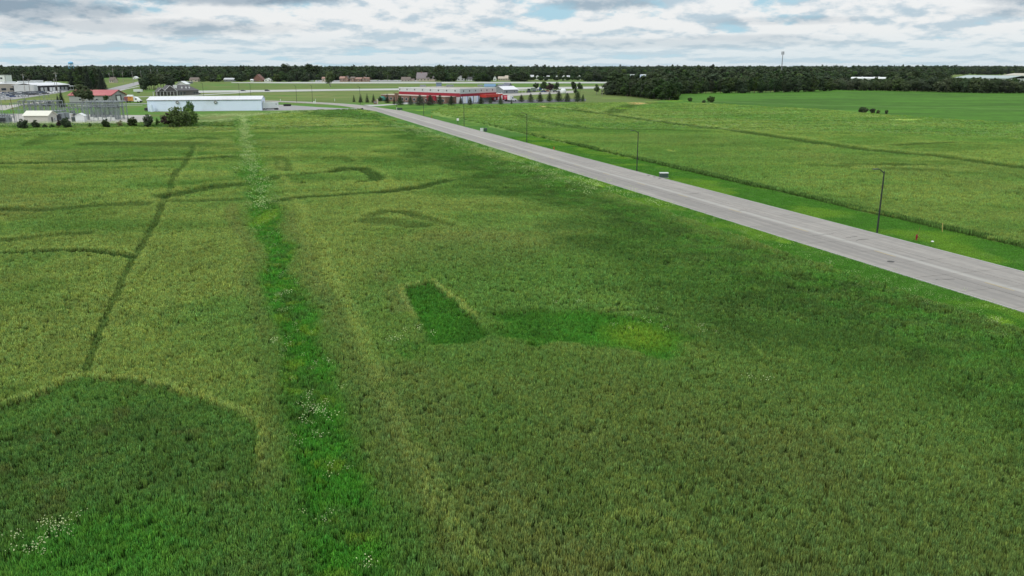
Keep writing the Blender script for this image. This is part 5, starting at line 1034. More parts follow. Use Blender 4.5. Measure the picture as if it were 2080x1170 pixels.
    e, L_ = site('equipment_cabinet', 'dark grey-green cabinet between the low cream cabinet and the white shed', 'cabinet', (146, 248), (153.5, 248)); box(0, L_, 0, 2, 0, 2.0).build('body', mat('dark_slate', (.06, .075, .07), .6), e); box(-.05, L_ + .05, -.05, 2.05, 2.0, 2.1).build('lid', gry, e)
    # --- far white warehouse in the trees, right-hand halls
    e, L_ = site('white_warehouse', 'tall white warehouse block showing among trees left of the big wood', 'building', (1274, 166), (1296, 166.6)); h1 = hgt(166, 151.8); box(0, L_, 0, 30, 0, h1).build('wall', W, e); box(-.3, L_ + .3, -.3, 30, h1, h1 + .5).build('coping', wht, e); box(L_ + .1, L_ * 2.15, 8, 40, 0, h1 - .4).build('rear_block', W, e); box(L_, L_ * 2.2, 7.6, 40.4, h1 - .397, h1 + .3).build('rear_coping', wht, e)
    for i in range(6): box(i * L_ / 6 + .1, (i + 1) * L_ / 6 - .1, -.1, -.003, .2, h1 - .2).build('panel', W, e)
    e, L_ = site('low_hall', 'long low hall with a white roof showing above the hedge in the middle right', 'building', (1728, 166), (1796, 166.5)); h1 = hgt(166, 159.5); box(0, L_, 0, 40, 0, h1).build('wall', gw, e); MB().prism([(-1, h1), (20, h1 + 1.8), (41, h1), (41, h1 + .4), (20, h1 + 2.2), (-1, h1 + .4)], -1, L_ + 1, 'x').build('roof', wht, e)
    for q in (.3, .66, .8): box(L_ * q, L_ * q + 2, 8, 10, h1 + .9, h1 + 2.9).build('roof_vent', wht, e)
    teal = mat('pale_teal_roof', (.36, .42, .41), .6, .06, .1)
    e, L_ = site('green_roofed_hall', 'wide industrial hall with a pale grey-green roof above the right end of the hedge', 'building', (1936, 168.5), (2044, 170.5)); h1 = hgt(168.5, 158.5); box(0, L_, 0, 60, 0, h1).build('wall', gw, e); MB().prism([(-.8, h1), (30, h1 + 3.4), (61, h1), (61, h1 + .5), (30, h1 + 3.9), (-.8, h1 + .5)], -.8, L_ + .8, 'x').build('roof', teal, e)
    box(L_ * .35, L_ * .62, -14, -.9, 0, h1 - 1.4).build('front_wing', gw, e); box(L_ * .34, L_ * .63, -14.4, -.85, h1 - 1.39, h1 - .9).build('wing_roof', wht, e); [box(L_ * q, L_ * q + 4, -14.1, -14.003, 0, 4.5).build('bay_door', DK, e) for q in (.4, .5)]; box(L_ * .66, L_ * .70, -.1, -.003, 0, 5).build('white_door', wht, e)
    e, L_ = site('tan_roofed_hall', 'large hall with a tan roof at the far right edge of the picture', 'building', (2034, 166), (2160, 168)); h1 = hgt(166, 153.4); box(0, L_, 0, 60, 0, h1).build('wall', mat('tan_wall', (.44, .40, .31), .7, .05, .2), e); MB().prism([(-.8, h1), (30, h1 + 3), (61, h1), (61, h1 + .5), (30, h1 + 3.5), (-.8, h1 + .5)], -.8, L_ + .8, 'x').build('roof', mat('tan_roof', (.45, .42, .33), .6), e)
    # --- houses beyond the highway
    def house(a, b, yb, top, lab, wm, rm, ridge='x', eave=.5, depth=12, wins=3, name='house', chim=False, wing=None):
        e, L_ = site(name, lab, 'house', (a, yb), (b, yb)); H_ = hgt(yb, top); he = H_ * eave; gable(e, 0, L_, 0, depth, he, H_ - he, wm, rm, .6, ridge)
        for i in range(wins): add_window(e, L_ * (i + .5) / wins, he * .35, min(2.2, L_ / wins * .5), he * .35, 0, wht)
        if chim: box(L_ * .3, L_ * .3 + 1.4, depth * .45, depth * .55 + .5, H_ - 1.2, H_ + 1.2).build('chimney', brick, e)
        if wing: gable(e, L_ + .02, L_ + wing, 1, depth - 1, he * .8, H_ * .3, wm, rm, .4, 'x', 'wing')
    br = mat('red_brown_shingles', (.20, .105, .085), .85, .2, 1); brp = mat('pink_brick', (.33, .20, .16), .85, .2, 1); mau = mat('mauve_shingles', (.20, .17, .175), .85, .12, .6); tan = mat('tan_siding', (.46, .40, .32), .8, .1, .5); brn = mat('brown_shingles', (.16, .13, .11), .85, .2, .6); lgr = mat('light_grey_siding', (.5, .51, .52), .8, .06, .5)
    house(513, 534, 165.6, 151, 'steep-roofed red-brown house behind the far highway', br, br, 'y', .25, 14, 2); house(537, 551, 165.8, 158.8, 'small white garage right of the steep red-brown house', wht, wht, 'y', .6, 10, 2, 'garage'); house(509, 513.5, 165.8, 161, 'tiny white shed left of the steep red-brown house', wht, wht, 'x', .7, 6, 1, 'shed')
    for i, (a, b, t, ek) in enumerate(((654, 666, 156.5, .7), (690, 700, 155.5, .65), (701, 707.5, 154, .5), (712, 720, 156, .7), (722, 734, 157.5, .7), (736, 741, 156.5, .8), (742, 749, 157.5, .8))):
        house(a, b, 166.0, t, '%s brick apartment block from the left, behind the far highway' % ('pale first', 'second', 'tall third', 'fourth', 'wide fifth', 'narrow sixth', 'last')[i], tan if i == 0 else brp, brn if i in (2, 3) else brp, 'x' if i not in (2, 5) else 'y', ek, 14, 2, 'apartment_block')
    house(815, 833, 165.5, 156.5, 'low brown-roofed house left of the large mauve-roofed house', tan, brn, 'x', .4, 14, 3, wing=6)
    house(846, 873, 165.2, 147.5, 'large house with a tall mauve roof behind the far highway', tan, mau, 'x', .34, 26, 4, chim=True, wing=8)
    house(928, 943, 164.8, 153.5, 'pale two-storey house with a white gable right of the mauve-roofed house', lgr, mau, 'y', .6, 12, 2); house(947, 963, 164.5, 156.5, 'grey-roofed low house right of the pale two-storey house', wht, dgr, 'x', .5, 12, 3)
    house(1002, 1008, 163.8, 154.5, 'narrow pale gabled house among trees above the grey sheds', wht, lgr, 'y', .55, 10, 1); house(1012, 1026, 163.5, 155.5, 'tan-roofed low house above the grey sheds', tan, tan, 'x', .5, 12, 3); house(1026, 1040, 163.5, 153.5, 'tan house with a hipped roof among trees above the junk yard', tan, tan, 'x', .45, 12, 3)
    for i, (a, b, t) in enumerate(((1077, 1084, 152.5), (1088, 1096, 153), (1103, 1108, 155), (1111, 1116, 154), (1129, 1134, 153.5), (1143, 1149, 153), (1152, 1157, 153.5), (1174, 1181, 153.5))):
        house(a, b, 161.5, t, 'white gabled house among the dark trees, %s from the left of eight' % ORD[i], wht, (lgr, wht)[i % 2], 'y' if i % 3 else 'x', .6, 12, 2)
    house(385, 402, 166.0, 157.5, 'pale-roofed farmhouse in the trees above the restaurant', tan, brn, 'x', .5, 12, 2); house(455, 475, 165.5, 158.5, 'low grey cottage in the trees left of the steep red-brown house', gry, lgr, 'x', .6, 10, 2)
    house(222, 232, 168, 157, 'tan house in the trees beyond the street with poles', tan, brn, 'x', .5, 12, 2); house(295, 312, 160.5, 154, 'pale-roofed house at the top of the street', wht, tan, 'x', .5, 12, 2); house(270, 277, 160.5, 155, 'white cottage beside the top of the street', wht, wht, 'y', .5, 10, 1)
    house(141, 152, 170.5, 162, 'cream house in the trees behind the workshop', wht, tan, 'x', .5, 12, 2)
    # --- masts
    bl = mat('pale_blue_steel', (.22, .48, .72), .5, .05, 1); p = P(144.5, 140.2); 
    d = 2700.0; X = (144.5 - 1040) / FPX * d * ct; p = Vector((X, d, 0)); hz = lambda yy: CAM_H + (HOR - yy) / FPX * d * ct * ct
    e = thing('water_tower', 'pale blue water tower on legs above the trees at upper left', 'water tower', (p.x, p.y, 0)); zt = hz(125.0); zb = hz(129.8); zm = hz(131.2); R_ = 7.6
    MB().lathe([(.5, zm), (R_ * .75, zm + 1.2), (R_, zb), (R_, zt - 2), (R_ * .6, zt - .6), (.3, zt + .6)], 18).build('tank', bl, e, True); MB().rod((0, 0, 0), (0, 0, zm + .2), 1.3, 1.3, 10).build('riser', bl, e)
    for i in range(6): a = i * math.pi / 3; MB().rod((math.cos(a) * R_ * 1.1, math.sin(a) * R_ * 1.1, 0), (math.cos(a) * R_ * .92, math.sin(a) * R_ * .92, zb), .55, .5, 6).build('leg', bl, e)
    k = MB()
    for i in range(6):
        a, b = i * math.pi / 3, (i + 1) * math.pi / 3; k.rod((math.cos(a) * R_ * 1.02, math.sin(a) * R_ * 1.02, zm * .62), (math.cos(b) * R_ * 1.02, math.sin(b) * R_ * 1.02, zm * .62), .22, .22, 5)
    k.build('brace', bl, e)
    d = 1250.0; X = (1588 - 1040) / FPX * d * ct; zt = CAM_H + (HOR - 104.5) / FPX * d * ct * ct; st_ = mat('mast_grey', (.20, .21, .22), .5, .1, 1)
    e = thing('cell_tower', 'slim grey phone mast with an antenna ring above the big wood', 'mast', (X, d, 0)); MB().rod((0, 0, 0), (0, 0, zt), .95, .42, 8).build('pole', st_, e); k = MB()
    for zz in (zt - 1.2, zt - 3.6):
        for i in range(9): a = i * 2 * math.pi / 9; k.box(math.cos(a) * 1.9 - .2, math.cos(a) * 1.9 + .2, math.sin(a) * 1.9 - .15, math.sin(a) * 1.9 + .15, zz - 1.0, zz + 1.0)
    k.build('antenna_panels', st_, e); k = MB()
    for i in range(3): a = i * 2 * math.pi / 3; k.rod((math.cos(a) * 2, math.sin(a) * 2, zt - 2.4), (math.cos(a + 2.1) * 2, math.sin(a + 2.1) * 2, zt - 2.4), .12, .12, 5); k.rod((0, 0, zt - 2.4), (math.cos(a) * 2, math.sin(a) * 2, zt - 2.4), .12, .12, 5)
    k.build('antenna_frame', st_, e); MB().rod((0, 0, zt), (0, 0, zt + 2.2), .08, .04, 5).build('lightning_rod', st_, e)

# ---------------------------------------------------------------- poles, fence and switchyard
def build_utilities():
    wood = mat('grey_pole_wood', (.27, .25, .22), .85, .2, 2); ins = mat('insulator', (.25, .24, .24), .4); steel = mat('galvanised_steel', (.26, .29, .30), .5, .12, 1.5, metal=.25); dst = mat('dark_steel', (.13, .14, .15), .5, .15, 1)
    e = thing('utility_pole', '', 'utility pole', (0, 0, 0)); MB().rod((0, 0, 0), (0, 0, 10), .17, .11, 7).build('pole', wood, e); ca = box(-1.2, 1.2, -.07, .07, 9.2, 9.36).build('crossarm', wood, e)
    for x in (-1.1, -.55, .55, 1.1): MB().rod((x, 0, 9.36), (x, 0, 9.6), .05, .03, 6).build('insulator', ins, ca)
    MB().rod((.3, 0, 7.7), (.3, 0, 8.7), .22, .22, 8).build('transformer', steel, e); index_children()
    for i, (x, yb, yt, lab) in enumerate(((118, 190, 145.5, 'tall grey utility pole rising from the right end of the car sales lot'), (51, 187, 149.5, 'grey utility pole above the beige factory front'), (61, 187, 159, 'shorter pole beside the pole above the factory'), (15, 186, 152.5, 'utility pole at the left end of the factory'),
                                  (113, 185, 159.5, 'short pole behind the tall pole at the sales lot'), (232, 168, 138.5, 'tall utility pole on the left side of the street'), (224, 169, 147, 'lower pole left of the tall street pole'), (251, 168, 145, 'utility pole on the street in front of the dark trees'), (271, 171, 143.5, 'utility pole at the right of the street'),
                                  (287.5, 163, 143, 'small distant pole right of the street'), (308, 163, 139, 'first tall pole of the distant pair above the leafy clump'), (321, 160, 139.5, 'second tall pole of the distant pair above the leafy clump'), (628, 165, 151, 'thin pole behind the highway left of the lone tree'), (744, 166, 151, 'pole with a white lamp above the brick apartments'), (788, 166, 153, 'thin pole between the apartments and the mauve-roofed house'), (1223, 196, 177, 'pole standing in the grass left of the big wood'))):
        o = e if i == 0 else copy_tree(e); o['label'] = lab; o['group'] = 'utility poles'; p = P(x, yb); o.location = p; s = hgt(yb, yt) / 10; o.scale = (1 + .5 * (s > 1), 1 + .5 * (s > 1), s); o.rotation_euler = (0, 0, .3 + i * .5)
    # chain-link fence in front of the substation
    A, B_ = P(-40, 260.5), P(243, 256.5); rot = math.atan2(B_.y - A.y, B_.x - A.x); L_ = (B_ - A).length; e = thing('chain_link_fence', 'thin grey chain-link fence along the front of the substation gravel', 'fence', A, rot); n = int(L_ / 3.2)
    pm = MB().rod((0, 0, 0), (0, 0, 2.3), .035, .035, 5).mesh('post', steel)
    for i in range(n + 1): o = bpy.data.objects.new('post', pm); C.objects.link(o); o.parent = e; o.location = (i * L_ / n, 0, 0)
    MB().rod((0, 0, 2.28), (L_, 0, 2.28), .025, .025, 5).build('rail', steel, e); k = MB(); x = 0
    while x < L_:
        k.add([(x, 0, .05), (x + .02, 0, .05), (x + 2.2 + .02, 0, 2.25), (x + 2.2, 0, 2.25)], [(0, 1, 2, 3)]); k.add([(x + 2.2, .01, .05), (x + 2.22, .01, .05), (x + .02, .01, 2.25), (x, .01, 2.25)], [(0, 1, 2, 3)]); x += .45
    o = k.build('wire_mesh', steel, e); o['kind'] = 'stuff'
    # switchyard: bays of posts, beams, insulators and switches
    def lattice(mb, x, y, z0, z1, w, step):
        for a, b in ((-1, -1), (1, -1), (1, 1), (-1, 1)): mb.rod((x + a * w, y + b * w, z0), (x + a * w * .7, y + b * w * .7, z1), .045, .04, 4, cap=False)
        z = z0; s = 1
        while z < z1 - step * .5:
            z2 = min(z1, z + step)
            mb.rod((x - s * w, y - w, z), (x + s * w, y - w, z2), .022, .022, 4, cap=False); mb.rod((x - w, y - s * w, z), (x - w, y + s * w, z2), .022, .022, 4, cap=False); mb.rod((x + w, y + s * w, z), (x + w, y - s * w, z2), .022, .022, 4, cap=False); z = z2; s = -s
        return mb
    def mast_(px, yb, yt, lab, w=.5):
        h = hgt(yb, yt); e = thing('lattice_mast', lab, 'lattice mast', P(px, yb), .4); lattice(MB(), 0, 0, 0, h, w, 1.3).build('lattice', steel, e); a = MB(); [a.rod((-2.2, 0, z), (2.2, 0, z), .07, .07, 4) for z in (h - .6, h - 3.2)]; b = a.build('crossarm', steel, e)
        for z in (h - .6, h - 3.2):
            for x in (-2, 2): MB().rod((x, 0, z), (x, 0, z - 1.1), .1, .1, 6).build('insulator', dst, b)
    mast_(6, 247, 197, 'grey lattice mast at the far left edge of the substation'); mast_(37, 249, 206, 'grey lattice mast left of the cream control building'); mast_(53, 232, 190, 'thin lattice mast behind the left end of the control building', .4); mast_(95, 233, 190, 'thin lattice mast behind the right end of the control building', .4); mast_(-8, 240, 200, 'lattice mast cut by the left edge of the picture')
    e = thing('utility_pole', 'brown wooden pole left of the lattice mast by the control building', 'utility pole', P(30, 241), 0.2, 'utility poles'); MB().rod((0, 0, 0), (-.6, 0, hgt(241, 199)), .16, .12, 7).build('pole', mat('brown_wood', (.13, .085, .06), .85), e); box(-1.8, .7, -.06, .06, 8.6, 8.75).build('crossarm', wood, e)
    def gantry(xa, xb, yb, yt, rows, lab, ncol, dep=3.0, seed=1, dens=1.0):
        A, rot, L_ = frame((xa, yb), (xb, yb)); h = hgt(yb, yt); r = random.Random(seed); e = thing('switchyard_frame', lab, 'steel frame', A, rot); cm = {}
        for j in range(rows):
            for i in range(ncol): o = lattice(MB(), 0, 0, 0, h, .16, 1.1).build('column', steel, e) if 'c' not in cm else bpy.data.objects.new('column', cm['c']); cm['c'] = o.data; (C.objects.link(o) if o.name not in C.objects else None); o.parent = e; o.location = (i * L_ / (ncol - 1), j * dep, 0)
            for z in (h, h * .72): MB().rod((0, j * dep, z), (L_, j * dep, z), .09, .09, 4).build('beam', steel, e)
        for i in range(ncol): MB().rod((i * L_ / (ncol - 1), 0, h - .15), (i * L_ / (ncol - 1), dep * (rows - 1), h - .15), .10, .10, 4).build('cross_beam', steel, e)
        k = MB(); d = MB()
        for _ in range(int(L_ * rows * 3.2 * dens)):
            x = r.uniform(0, L_); y = r.randrange(rows) * dep + r.uniform(-.5, .5); z = r.choice((h, h * .72, h * .72)); q = r.uniform(.4, 1.1); k.rod((x, y, z), (x + r.uniform(-.25, .25), y, z + (q if r.random() < .35 else -q)), .09, .06, 5)
        o = k.build('insulators', dst, e); o['kind'] = 'stuff'; k = MB()
        for _ in range(int(L_ * rows * 1.6 * dens)):
            x = r.uniform(0, L_); y = r.uniform(0, dep * (rows - 1)); a = r.random(); z = r.uniform(h * .45, h * .95)
            if a < .4: k.rod((x, y, z), (x + r.uniform(-2, 2), y + r.uniform(-2, 2), z + r.uniform(-.5, .5)), .04, .04, 4)
            else: k.rod((x, y, 0), (x + r.uniform(-.15, .15), y, h * r.uniform(.3, .7)), .07, .06, 5)
        o = k.build('busbars', steel, e); o['kind'] = 'stuff'; k = MB()
        return e
    gantry(172, 239, 244, 206, 4, 'dense steel switchyard frame full of insulators, right of the white shed', 8, 3.2, 4, 1.5)
    gantry(126, 176, 240, 211, 2, 'lighter open steel frame left of the dense switchyard', 4, 4, 5, 1.2); gantry(40, 112, 232, 205, 3, 'pale steel frame behind the cream control building', 7, 4, 6, 1.3); gantry(-20, 22, 252, 232, 2, 'low steel frame with switches at the far left of the substation', 3, 3, 7, .8)
    e = thing('frame_roof', 'flat grey plate on posts standing above the open steel frame', 'steel frame', P(145, 238), 0.02); box(0, 5.6, 0, 3, hgt(238, 207) - .4, hgt(238, 207)).build('plate', dst, e); [MB().rod((x, y, 0), (x, y, 6.4), .08, .08, 5).build('post', steel, e) for x in (.3, 5.3) for y in (.3, 2.7)]
    def trafo(px, yb, w, h, lab, fins=True, rot=.1):
        e = thing('power_transformer', lab, 'transformer', P(px, yb), rot); box(-w / 2, w / 2, 0, w * .7, .3, h * .62).build('tank', steel, e); box(-w / 2 - .2, w / 2 + .2, -.2, w * .7 + .2, 0, .28).build('plinth', mat('pad_concrete', (.4, .39, .36), .9), e); 
        k = MB(); n = 9
        for i in range(n): x = -w / 2 + .1 + i * (w - .2) / (n - 1); k.box(x - .04, x + .04, -.75, -.01, .6, h * .58)
        k.build('radiator', dst, e); MB().rod((-w * .4, w * .35, h * .8), (w * .4, w * .35, h * .8), .28, .28, 8).build('conservator', steel, e)
        for x in (-w * .3, 0, w * .3): MB().lathe([(.12, h * .62), (.16, h * .7), (.08, h * .76), (.14, h * .84), (.05, h * .98)], 8, x, w * .2).build('bushing', dst, e)
    trafo(116, 246, 4.2, 5.2, 'transformer with a tall dark radiator right of the cream control building'); trafo(128, 243, 3.2, 4.8, 'smaller grey transformer right of the dark radiator', rot=-.2); trafo(148, 240, 2.4, 3.6, 'small grey transformer behind the low cream cabinet'); trafo(107, 247, 2.2, 3.4, 'pale grey transformer close to the end wall of the control building'); trafo(5, 253, 3.4, 4.6, 'pale transformer at the far left edge among switches'); trafo(17, 250, 2.0, 3.6, 'narrow transformer second from the left edge')
    for i, (x, y) in enumerate(((188, 247), (196, 248.5), (205, 247), (214, 248.5), (222, 247), (231, 248), (192, 243), (210, 243), (226, 243))):
        e = thing('circuit_breaker', 'white circuit breaker box under the dense switchyard frame, %s of nine from the left' % ORD[sorted([188, 196, 205, 214, 222, 231, 192, 210, 226]).index(x)], 'switchgear', P(x, y), .1, 'circuit breakers'); box(-.6, .6, -.4, .4, .7, 1.9).build('cabinet', mat('breaker_white', (.6, .61, .58), .6), e)
        [MB().rod((a * .5, 0, 0), (a * .5, 0, .7), .06, .06, 5).build('leg', steel, e) for a in (-1, 1)]; [MB().lathe([(.08, 1.9), (.13, 2.2), (.07, 2.5), (.12, 2.8), (.04, 3.1)], 6, a, 0).build('bushing', dst, e) for a in (-.4, 0, .4)]

# ---------------------------------------------------------------- vehicles
def build_vehicles():
    paint = mat('car_paint', (.5, .5, .5), .3, .03, 1, spec=.6, objcol=True); tyre = mat('tyre', (.018, .018, .018), .85); glass = GLASS; rim = mat('wheel_rim', (.35, .35, .36), .4, metal=.5); wht = MATS['white_paint']; dk = MATS['dark_trim']; chs = mat('chassis_black', (.025, .025, .027), .7)
    def wheels(e, xs, hw, r, w=.28):
        for x in xs:
            for s in (-1, 1):
                o = MB().rod((x, s * hw, r), (x, s * (hw - w), r), r, r, 12).build('wheel', tyre, e); MB().rod((x, s * (hw + .005), r), (x, s * (hw - .02), r), r * .55, r * .5, 8).build('rim', rim, o)
    def car(kind):
        e = thing('parked_car', '', 'car', (0, 0, 0)); L_, hw = 4.6, .9
        if kind == 0: prof = [(-2.3, .3), (2.3, .3), (2.32, .7), (2.1, .85), (1.1, .95), (-1.7, .98), (-2.25, .92)]; cab = [(-1.85, .96), (1.15, .94), (.45, 1.42), (-1.15, 1.44)]
        elif kind == 1: prof = [(-2.3, .35), (2.3, .35), (2.32, .8), (2.1, 1.0), (1.2, 1.08), (-2.2, 1.1), (-2.3, .9)]; cab = [(-2.15, 1.08), (1.3, 1.06), (.6, 1.7), (-1.95, 1.72)]
        else: prof = [(-2.8, .45), (2.7, .45), (2.72, .9), (2.5, 1.1), (1.5, 1.15), (-2.8, 1.15)]; cab = [(-.7, 1.12), (1.55, 1.1), (1.0, 1.8), (-.55, 1.8)]
        b = MB().prism(prof, -hw, hw, 'y'); b.build('body', paint, e); c = MB(); n = len(cab); v = [(x, -(hw - .06 if z < 1.3 else hw - .25), z) for x, z in cab] + [(x, (hw - .06 if z < 1.3 else hw - .25), z) for x, z in cab]
        c.add(v, [(3, 2, 1, 0), (4, 5, 6, 7)] + [(i, (i + 1) % 4, (i + 1) % 4 + 4, i + 4) for i in range(4)]); c.build('windows', glass, e); zt = cab[2][1]; box(cab[3][0] + .03, cab[2][0] - .03, -hw + .27, hw - .27, zt, zt + .05).build('car_roof', paint, e)
        wheels(e, (-1.45, 1.4), hw + .01, .34 if kind < 2 else .4, .22)
        for s in (-1, 1): box(2.28, 2.335, s * .65 - .18, s * .65 + .18, .62, .76).build('headlight', wht, e)
        return e
    protos = [car(0), car(1), car(2)]; index_children()
    cols = {'white': (.72, .73, .74), 'silver': (.42, .43, .45), 'black': (.02, .02, .024), 'dark grey': (.08, .085, .09), 'red': (.30, .02, .02), 'blue': (.03, .07, .20)}; kn = ('sedan', 'estate car', 'pickup'); used = [False] * 3
    def put(kind, px, yb, rot, c, lab, group=None):
        if used[kind]: o = copy_tree(protos[kind])
        else: o = protos[kind]; used[kind] = True
        o['label'] = lab
        if group: o['group'] = group
        elif 'group' in o: del o['group']
        o.location = P(px, yb); o.rotation_euler = (0, 0, rot)
        for q in [o] + [d for d in bpy.data.objects if d.parent == o]:
            q.color = (*cols[c], 1)
        return o
    r = random.Random(8); rows = [(( -6, 199.5), (58, 195.2), 9, 'front row of the sales lot'), ((-6, 196), (72, 192.4), 11, 'second row of the sales lot'), ((0, 193), (84, 190.4), 12, 'third row of the sales lot'), ((8, 190.8), (90, 188.6), 12, 'rear row of the sales lot'), ((62, 193.6), (97, 191.0), 5, 'right part of the front row')]
    for a, b, n, nm in rows:
        for i in range(n):
            t = (i + .3 + r.random() * .4) / n; c = r.choice(('white', 'silver', 'white', 'silver', 'black', 'dark grey', 'white', 'blue')); k = r.choice((0, 1, 1, 2)); put(k, a[0] + (b[0] - a[0]) * t, a[1] + (b[1] - a[1]) * t, r.uniform(.5, .8), c, '%s %s, %s from left in the %s' % (c, kn[k], ORD[i], nm), 'cars on the sales lot')
    for px, y, rt, c, k, lab in ((103, 189.6, .1, 'white', 2, 'white pickup truck at the right end of the sales lot, left of a pair'), (115, 188, .1, 'white', 2, 'white pickup truck at the right end of the sales lot, nearest the tall pole'), (127, 184.6, .2, 'silver', 1, 'silver car before the right end of the workshop'), (189, 174.5, .4, 'white', 2, 'white vehicle in the grass below the dark conifers'),
                                 (494, 185.6, 0, 'black', 0, 'dark car on the highway left of the second dark car'), (543, 185.6, 0, 'black', 1, 'dark car on the highway above the white trailer'), (750, 165, 0, 'white', 1, 'white car right of the brick apartments'), (768, 165.2, 0, 'silver', 1, 'silver car right of the white one in the far car park'), (811, 165, 0, 'white', 1, 'white car left of the brown-roofed house'),
                                 (634, 165.5, 0, 'white', 2, 'white van-like vehicle left of the lone highway tree'), (647, 165.5, .4, 'white', 1, 'white car beside the lone highway tree'), (905, 207.8, .2, 'silver', 0, 'silver car parked before the brick office behind the pines'), (868, 207, .2, 'black', 1, 'black car parked before the brick office, left part'), (886, 207.4, .2, 'white', 1, 'white car parked before the brick office between pines'), (926, 208.6, .2, 'white', 0, 'white car parked near the corner of the red building'),
                                 (840, 206.6, .2, 'dark grey', 1, 'dark grey car parked at the left of the brick office'), (402, 191.5, .3, 'black', 1, 'black car at the right end of the dark restaurant'), (1014, 191.5, .1, 'white', 2, 'white pickup truck between the red building and the grey shed'), (1020, 188, .1, 'silver', 1, 'silver car beside the gabled end of the grey shed'),
                                 (1085, 186.8, 1.2, 'dark grey', 2, 'dark pickup truck in the junk yard'), (1092, 184.4, .9, 'white', 1, 'white vehicle in the junk yard before the blue truck'), (1112, 186.2, .3, 'red', 0, 'red car in the junk yard'), (1121, 185.8, .1, 'silver', 1, 'silver car in the junk yard'), (1128, 187.2, .2, 'dark grey', 1, 'dark grey car at the right of the junk yard'), (1104, 187.5, .3, 'blue', 2, 'blue pickup truck in the junk yard'), (1136, 185.5, .1, 'white', 0, 'white car at the far right of the junk yard'), (1075, 188.4, .6, 'black', 1, 'black car at the left of the junk yard')):
        put(k, px, y, rt, c, lab)
    def trailer(a, b, h, lab, m, z0=1.15, wid=2.6, ax=True, name='box_trailer', stripes=None):
        e, L_ = site(name, lab, 'trailer', a, b); bd = box(0, L_, 0, wid, z0, h).build('box', m, e); box(.3, L_ - .3, .4, wid - .4, z0 - .3, z0 - .003).build('chassis', chs, e)
        for i in range(int(L_ / 1.2)): box(.06 + i * L_ / int(L_ / 1.2), (i + 1) * L_ / int(L_ / 1.2) - .06, -.03, -.002, z0 + .12, h - .12).build('side_panel', m if not stripes else (stripes[0] if i % 2 else stripes[1]), e)
        for x in (L_ * .86, L_ * .93) if ax else (): [MB().rod((x, y, .5), (x, y + .5, .5), .5, .5, 10).build('wheel', tyre, e) for y in (.0, wid - .5)]
        [box(L_ * .2, L_ * .2 + .15, y, y + .15, 0, z0 - .31).build('landing_leg', chs, e) for y in (.3, wid - .45)]
        return e, L_
    tw = mat('trailer_white', (.60, .63, .62), .5, .05, 1, wear=(.4, .42, .42, .3)); rd = MATS['red_panel']
    e, L_ = trailer((534.5, 224), (566.5, 223), 4.0, 'white box trailer standing at the right end of the long white building', tw, .95)
    box(L_ - 1.6, L_ - 1.0, -.05, -.032, 2.7, 3.3).build('door_mark', MATS['grey_siding'], e)
    e, L_ = site('trailer_chassis', 'dark wheeled trailer chassis parked in the truck yard', 'trailer', (576, 215.8), (588, 215.9)); box(0, L_, 0, 2.4, .9, 1.15).build('frame', chs, e); [MB().rod((x, y, .6), (x, y + .5, .6), .62, .62, 10).build('wheel', tyre, e) for x in (.5, 1.3, L_ - .6, L_ - 1.4) for y in (0, 1.9)]
    trailer((979, 206), (1001, 205.8), 3.7, 'white box trailer backed under the orange-red canopy', tw, 1.0)
    e, L_ = trailer((1000.5, 206.6), (1034.5, 205.9), 4.1, 'red and white box trailer of the semi truck before the red building', rd, 1.15, stripes=(mat('trailer_stripe', (.62, .50, .52), .5), rd))
    box(L_ * .66, L_ * .87, -.06, -.032, 1.6, 3.9).build('logo_panel', mat('bright_red', (.60, .03, .06), .5), e); k = MB(); k.box(L_ * .69, L_ * .84, -.08, -.062, 2.9, 3.3); k.box(L_ * .72, L_ * .80, -.08, -.062, 2.2, 2.5); k.build('logo_mark', mat('logo_pink', (.75, .40, .42), .5), e); box(L_ * .88, L_ * .995, -.06, -.032, 1.25, 4.0).build('front_panel', wht, e)
    e, L_ = site('semi_truck', 'white semi tractor coupled to the red and white trailer', 'truck', (1036, 206.6), (1047, 206.2)); MB().prism([(0, 1.0), (5.8, .55), (5.9, 1.6), (5.6, 1.85), (3.6, 2.0), (3.1, 3.0), (2.6, 3.5), (.4, 3.7), (.1, 3.6)], .1, 2.5, 'y').build('cab', wht, e); box(3.12, 3.5, .25, 2.35, 2.1, 2.85).build('windscreen', glass, e); box(2.0, 3.0, .06, .098, 2.0, 2.8).build('side_window', glass, e)
    [MB().rod((x, y, .5), (x, y + .4, .5), .52, .52, 10).build('wheel', tyre, e) for x in (-.3, .8, 4.9) for y in (.0, 2.2)]; MB().rod((1.2, .02, .8), (2.6, .02, .8), .3, .3, 8).build('fuel_tank', rim, e)
    # delivery truck with a picture on its side
    e, L_ = site('delivery_truck', 'white delivery truck with an orange and purple picture on its box beside the red-roofed building', 'truck', (253, 208.2), (284.5, 208.8)); box(0, L_ * .60, 0, 2.5, 1.0, 3.9).build('box', tw, e)
    pm = bpy.data.materials.new('truck_picture'); pm.use_nodes = True; nt = pm.node_tree; nt.nodes.clear(); n = NT(nt); tc = n('ShaderNodeTexCoord').outputs['Object']; sp = n('ShaderNodeSeparateXYZ', tc).outputs; nz = n('ShaderNodeTexNoise', tc, None, .8, 4, .6).outputs[0]
    c = mixc(n, sstep(n, mth(n, 'ADD', sp[0], mth(n, 'MULTIPLY', nz, 1.5)), 3.2, 4.2), (.19, .09, .13), (.62, .30, .06)); c = mixc(n, sstep(n, nz, .5, .58), c, (.33, .08, .05)); b = n('ShaderNodeBsdfPrincipled'); nt.links.new(c, b.inputs['Base Color']); b.inputs['Roughness'].default_value = .4; o_ = n('ShaderNodeOutputMaterial'); nt.links.new(b.outputs[0], o_.inputs[0])
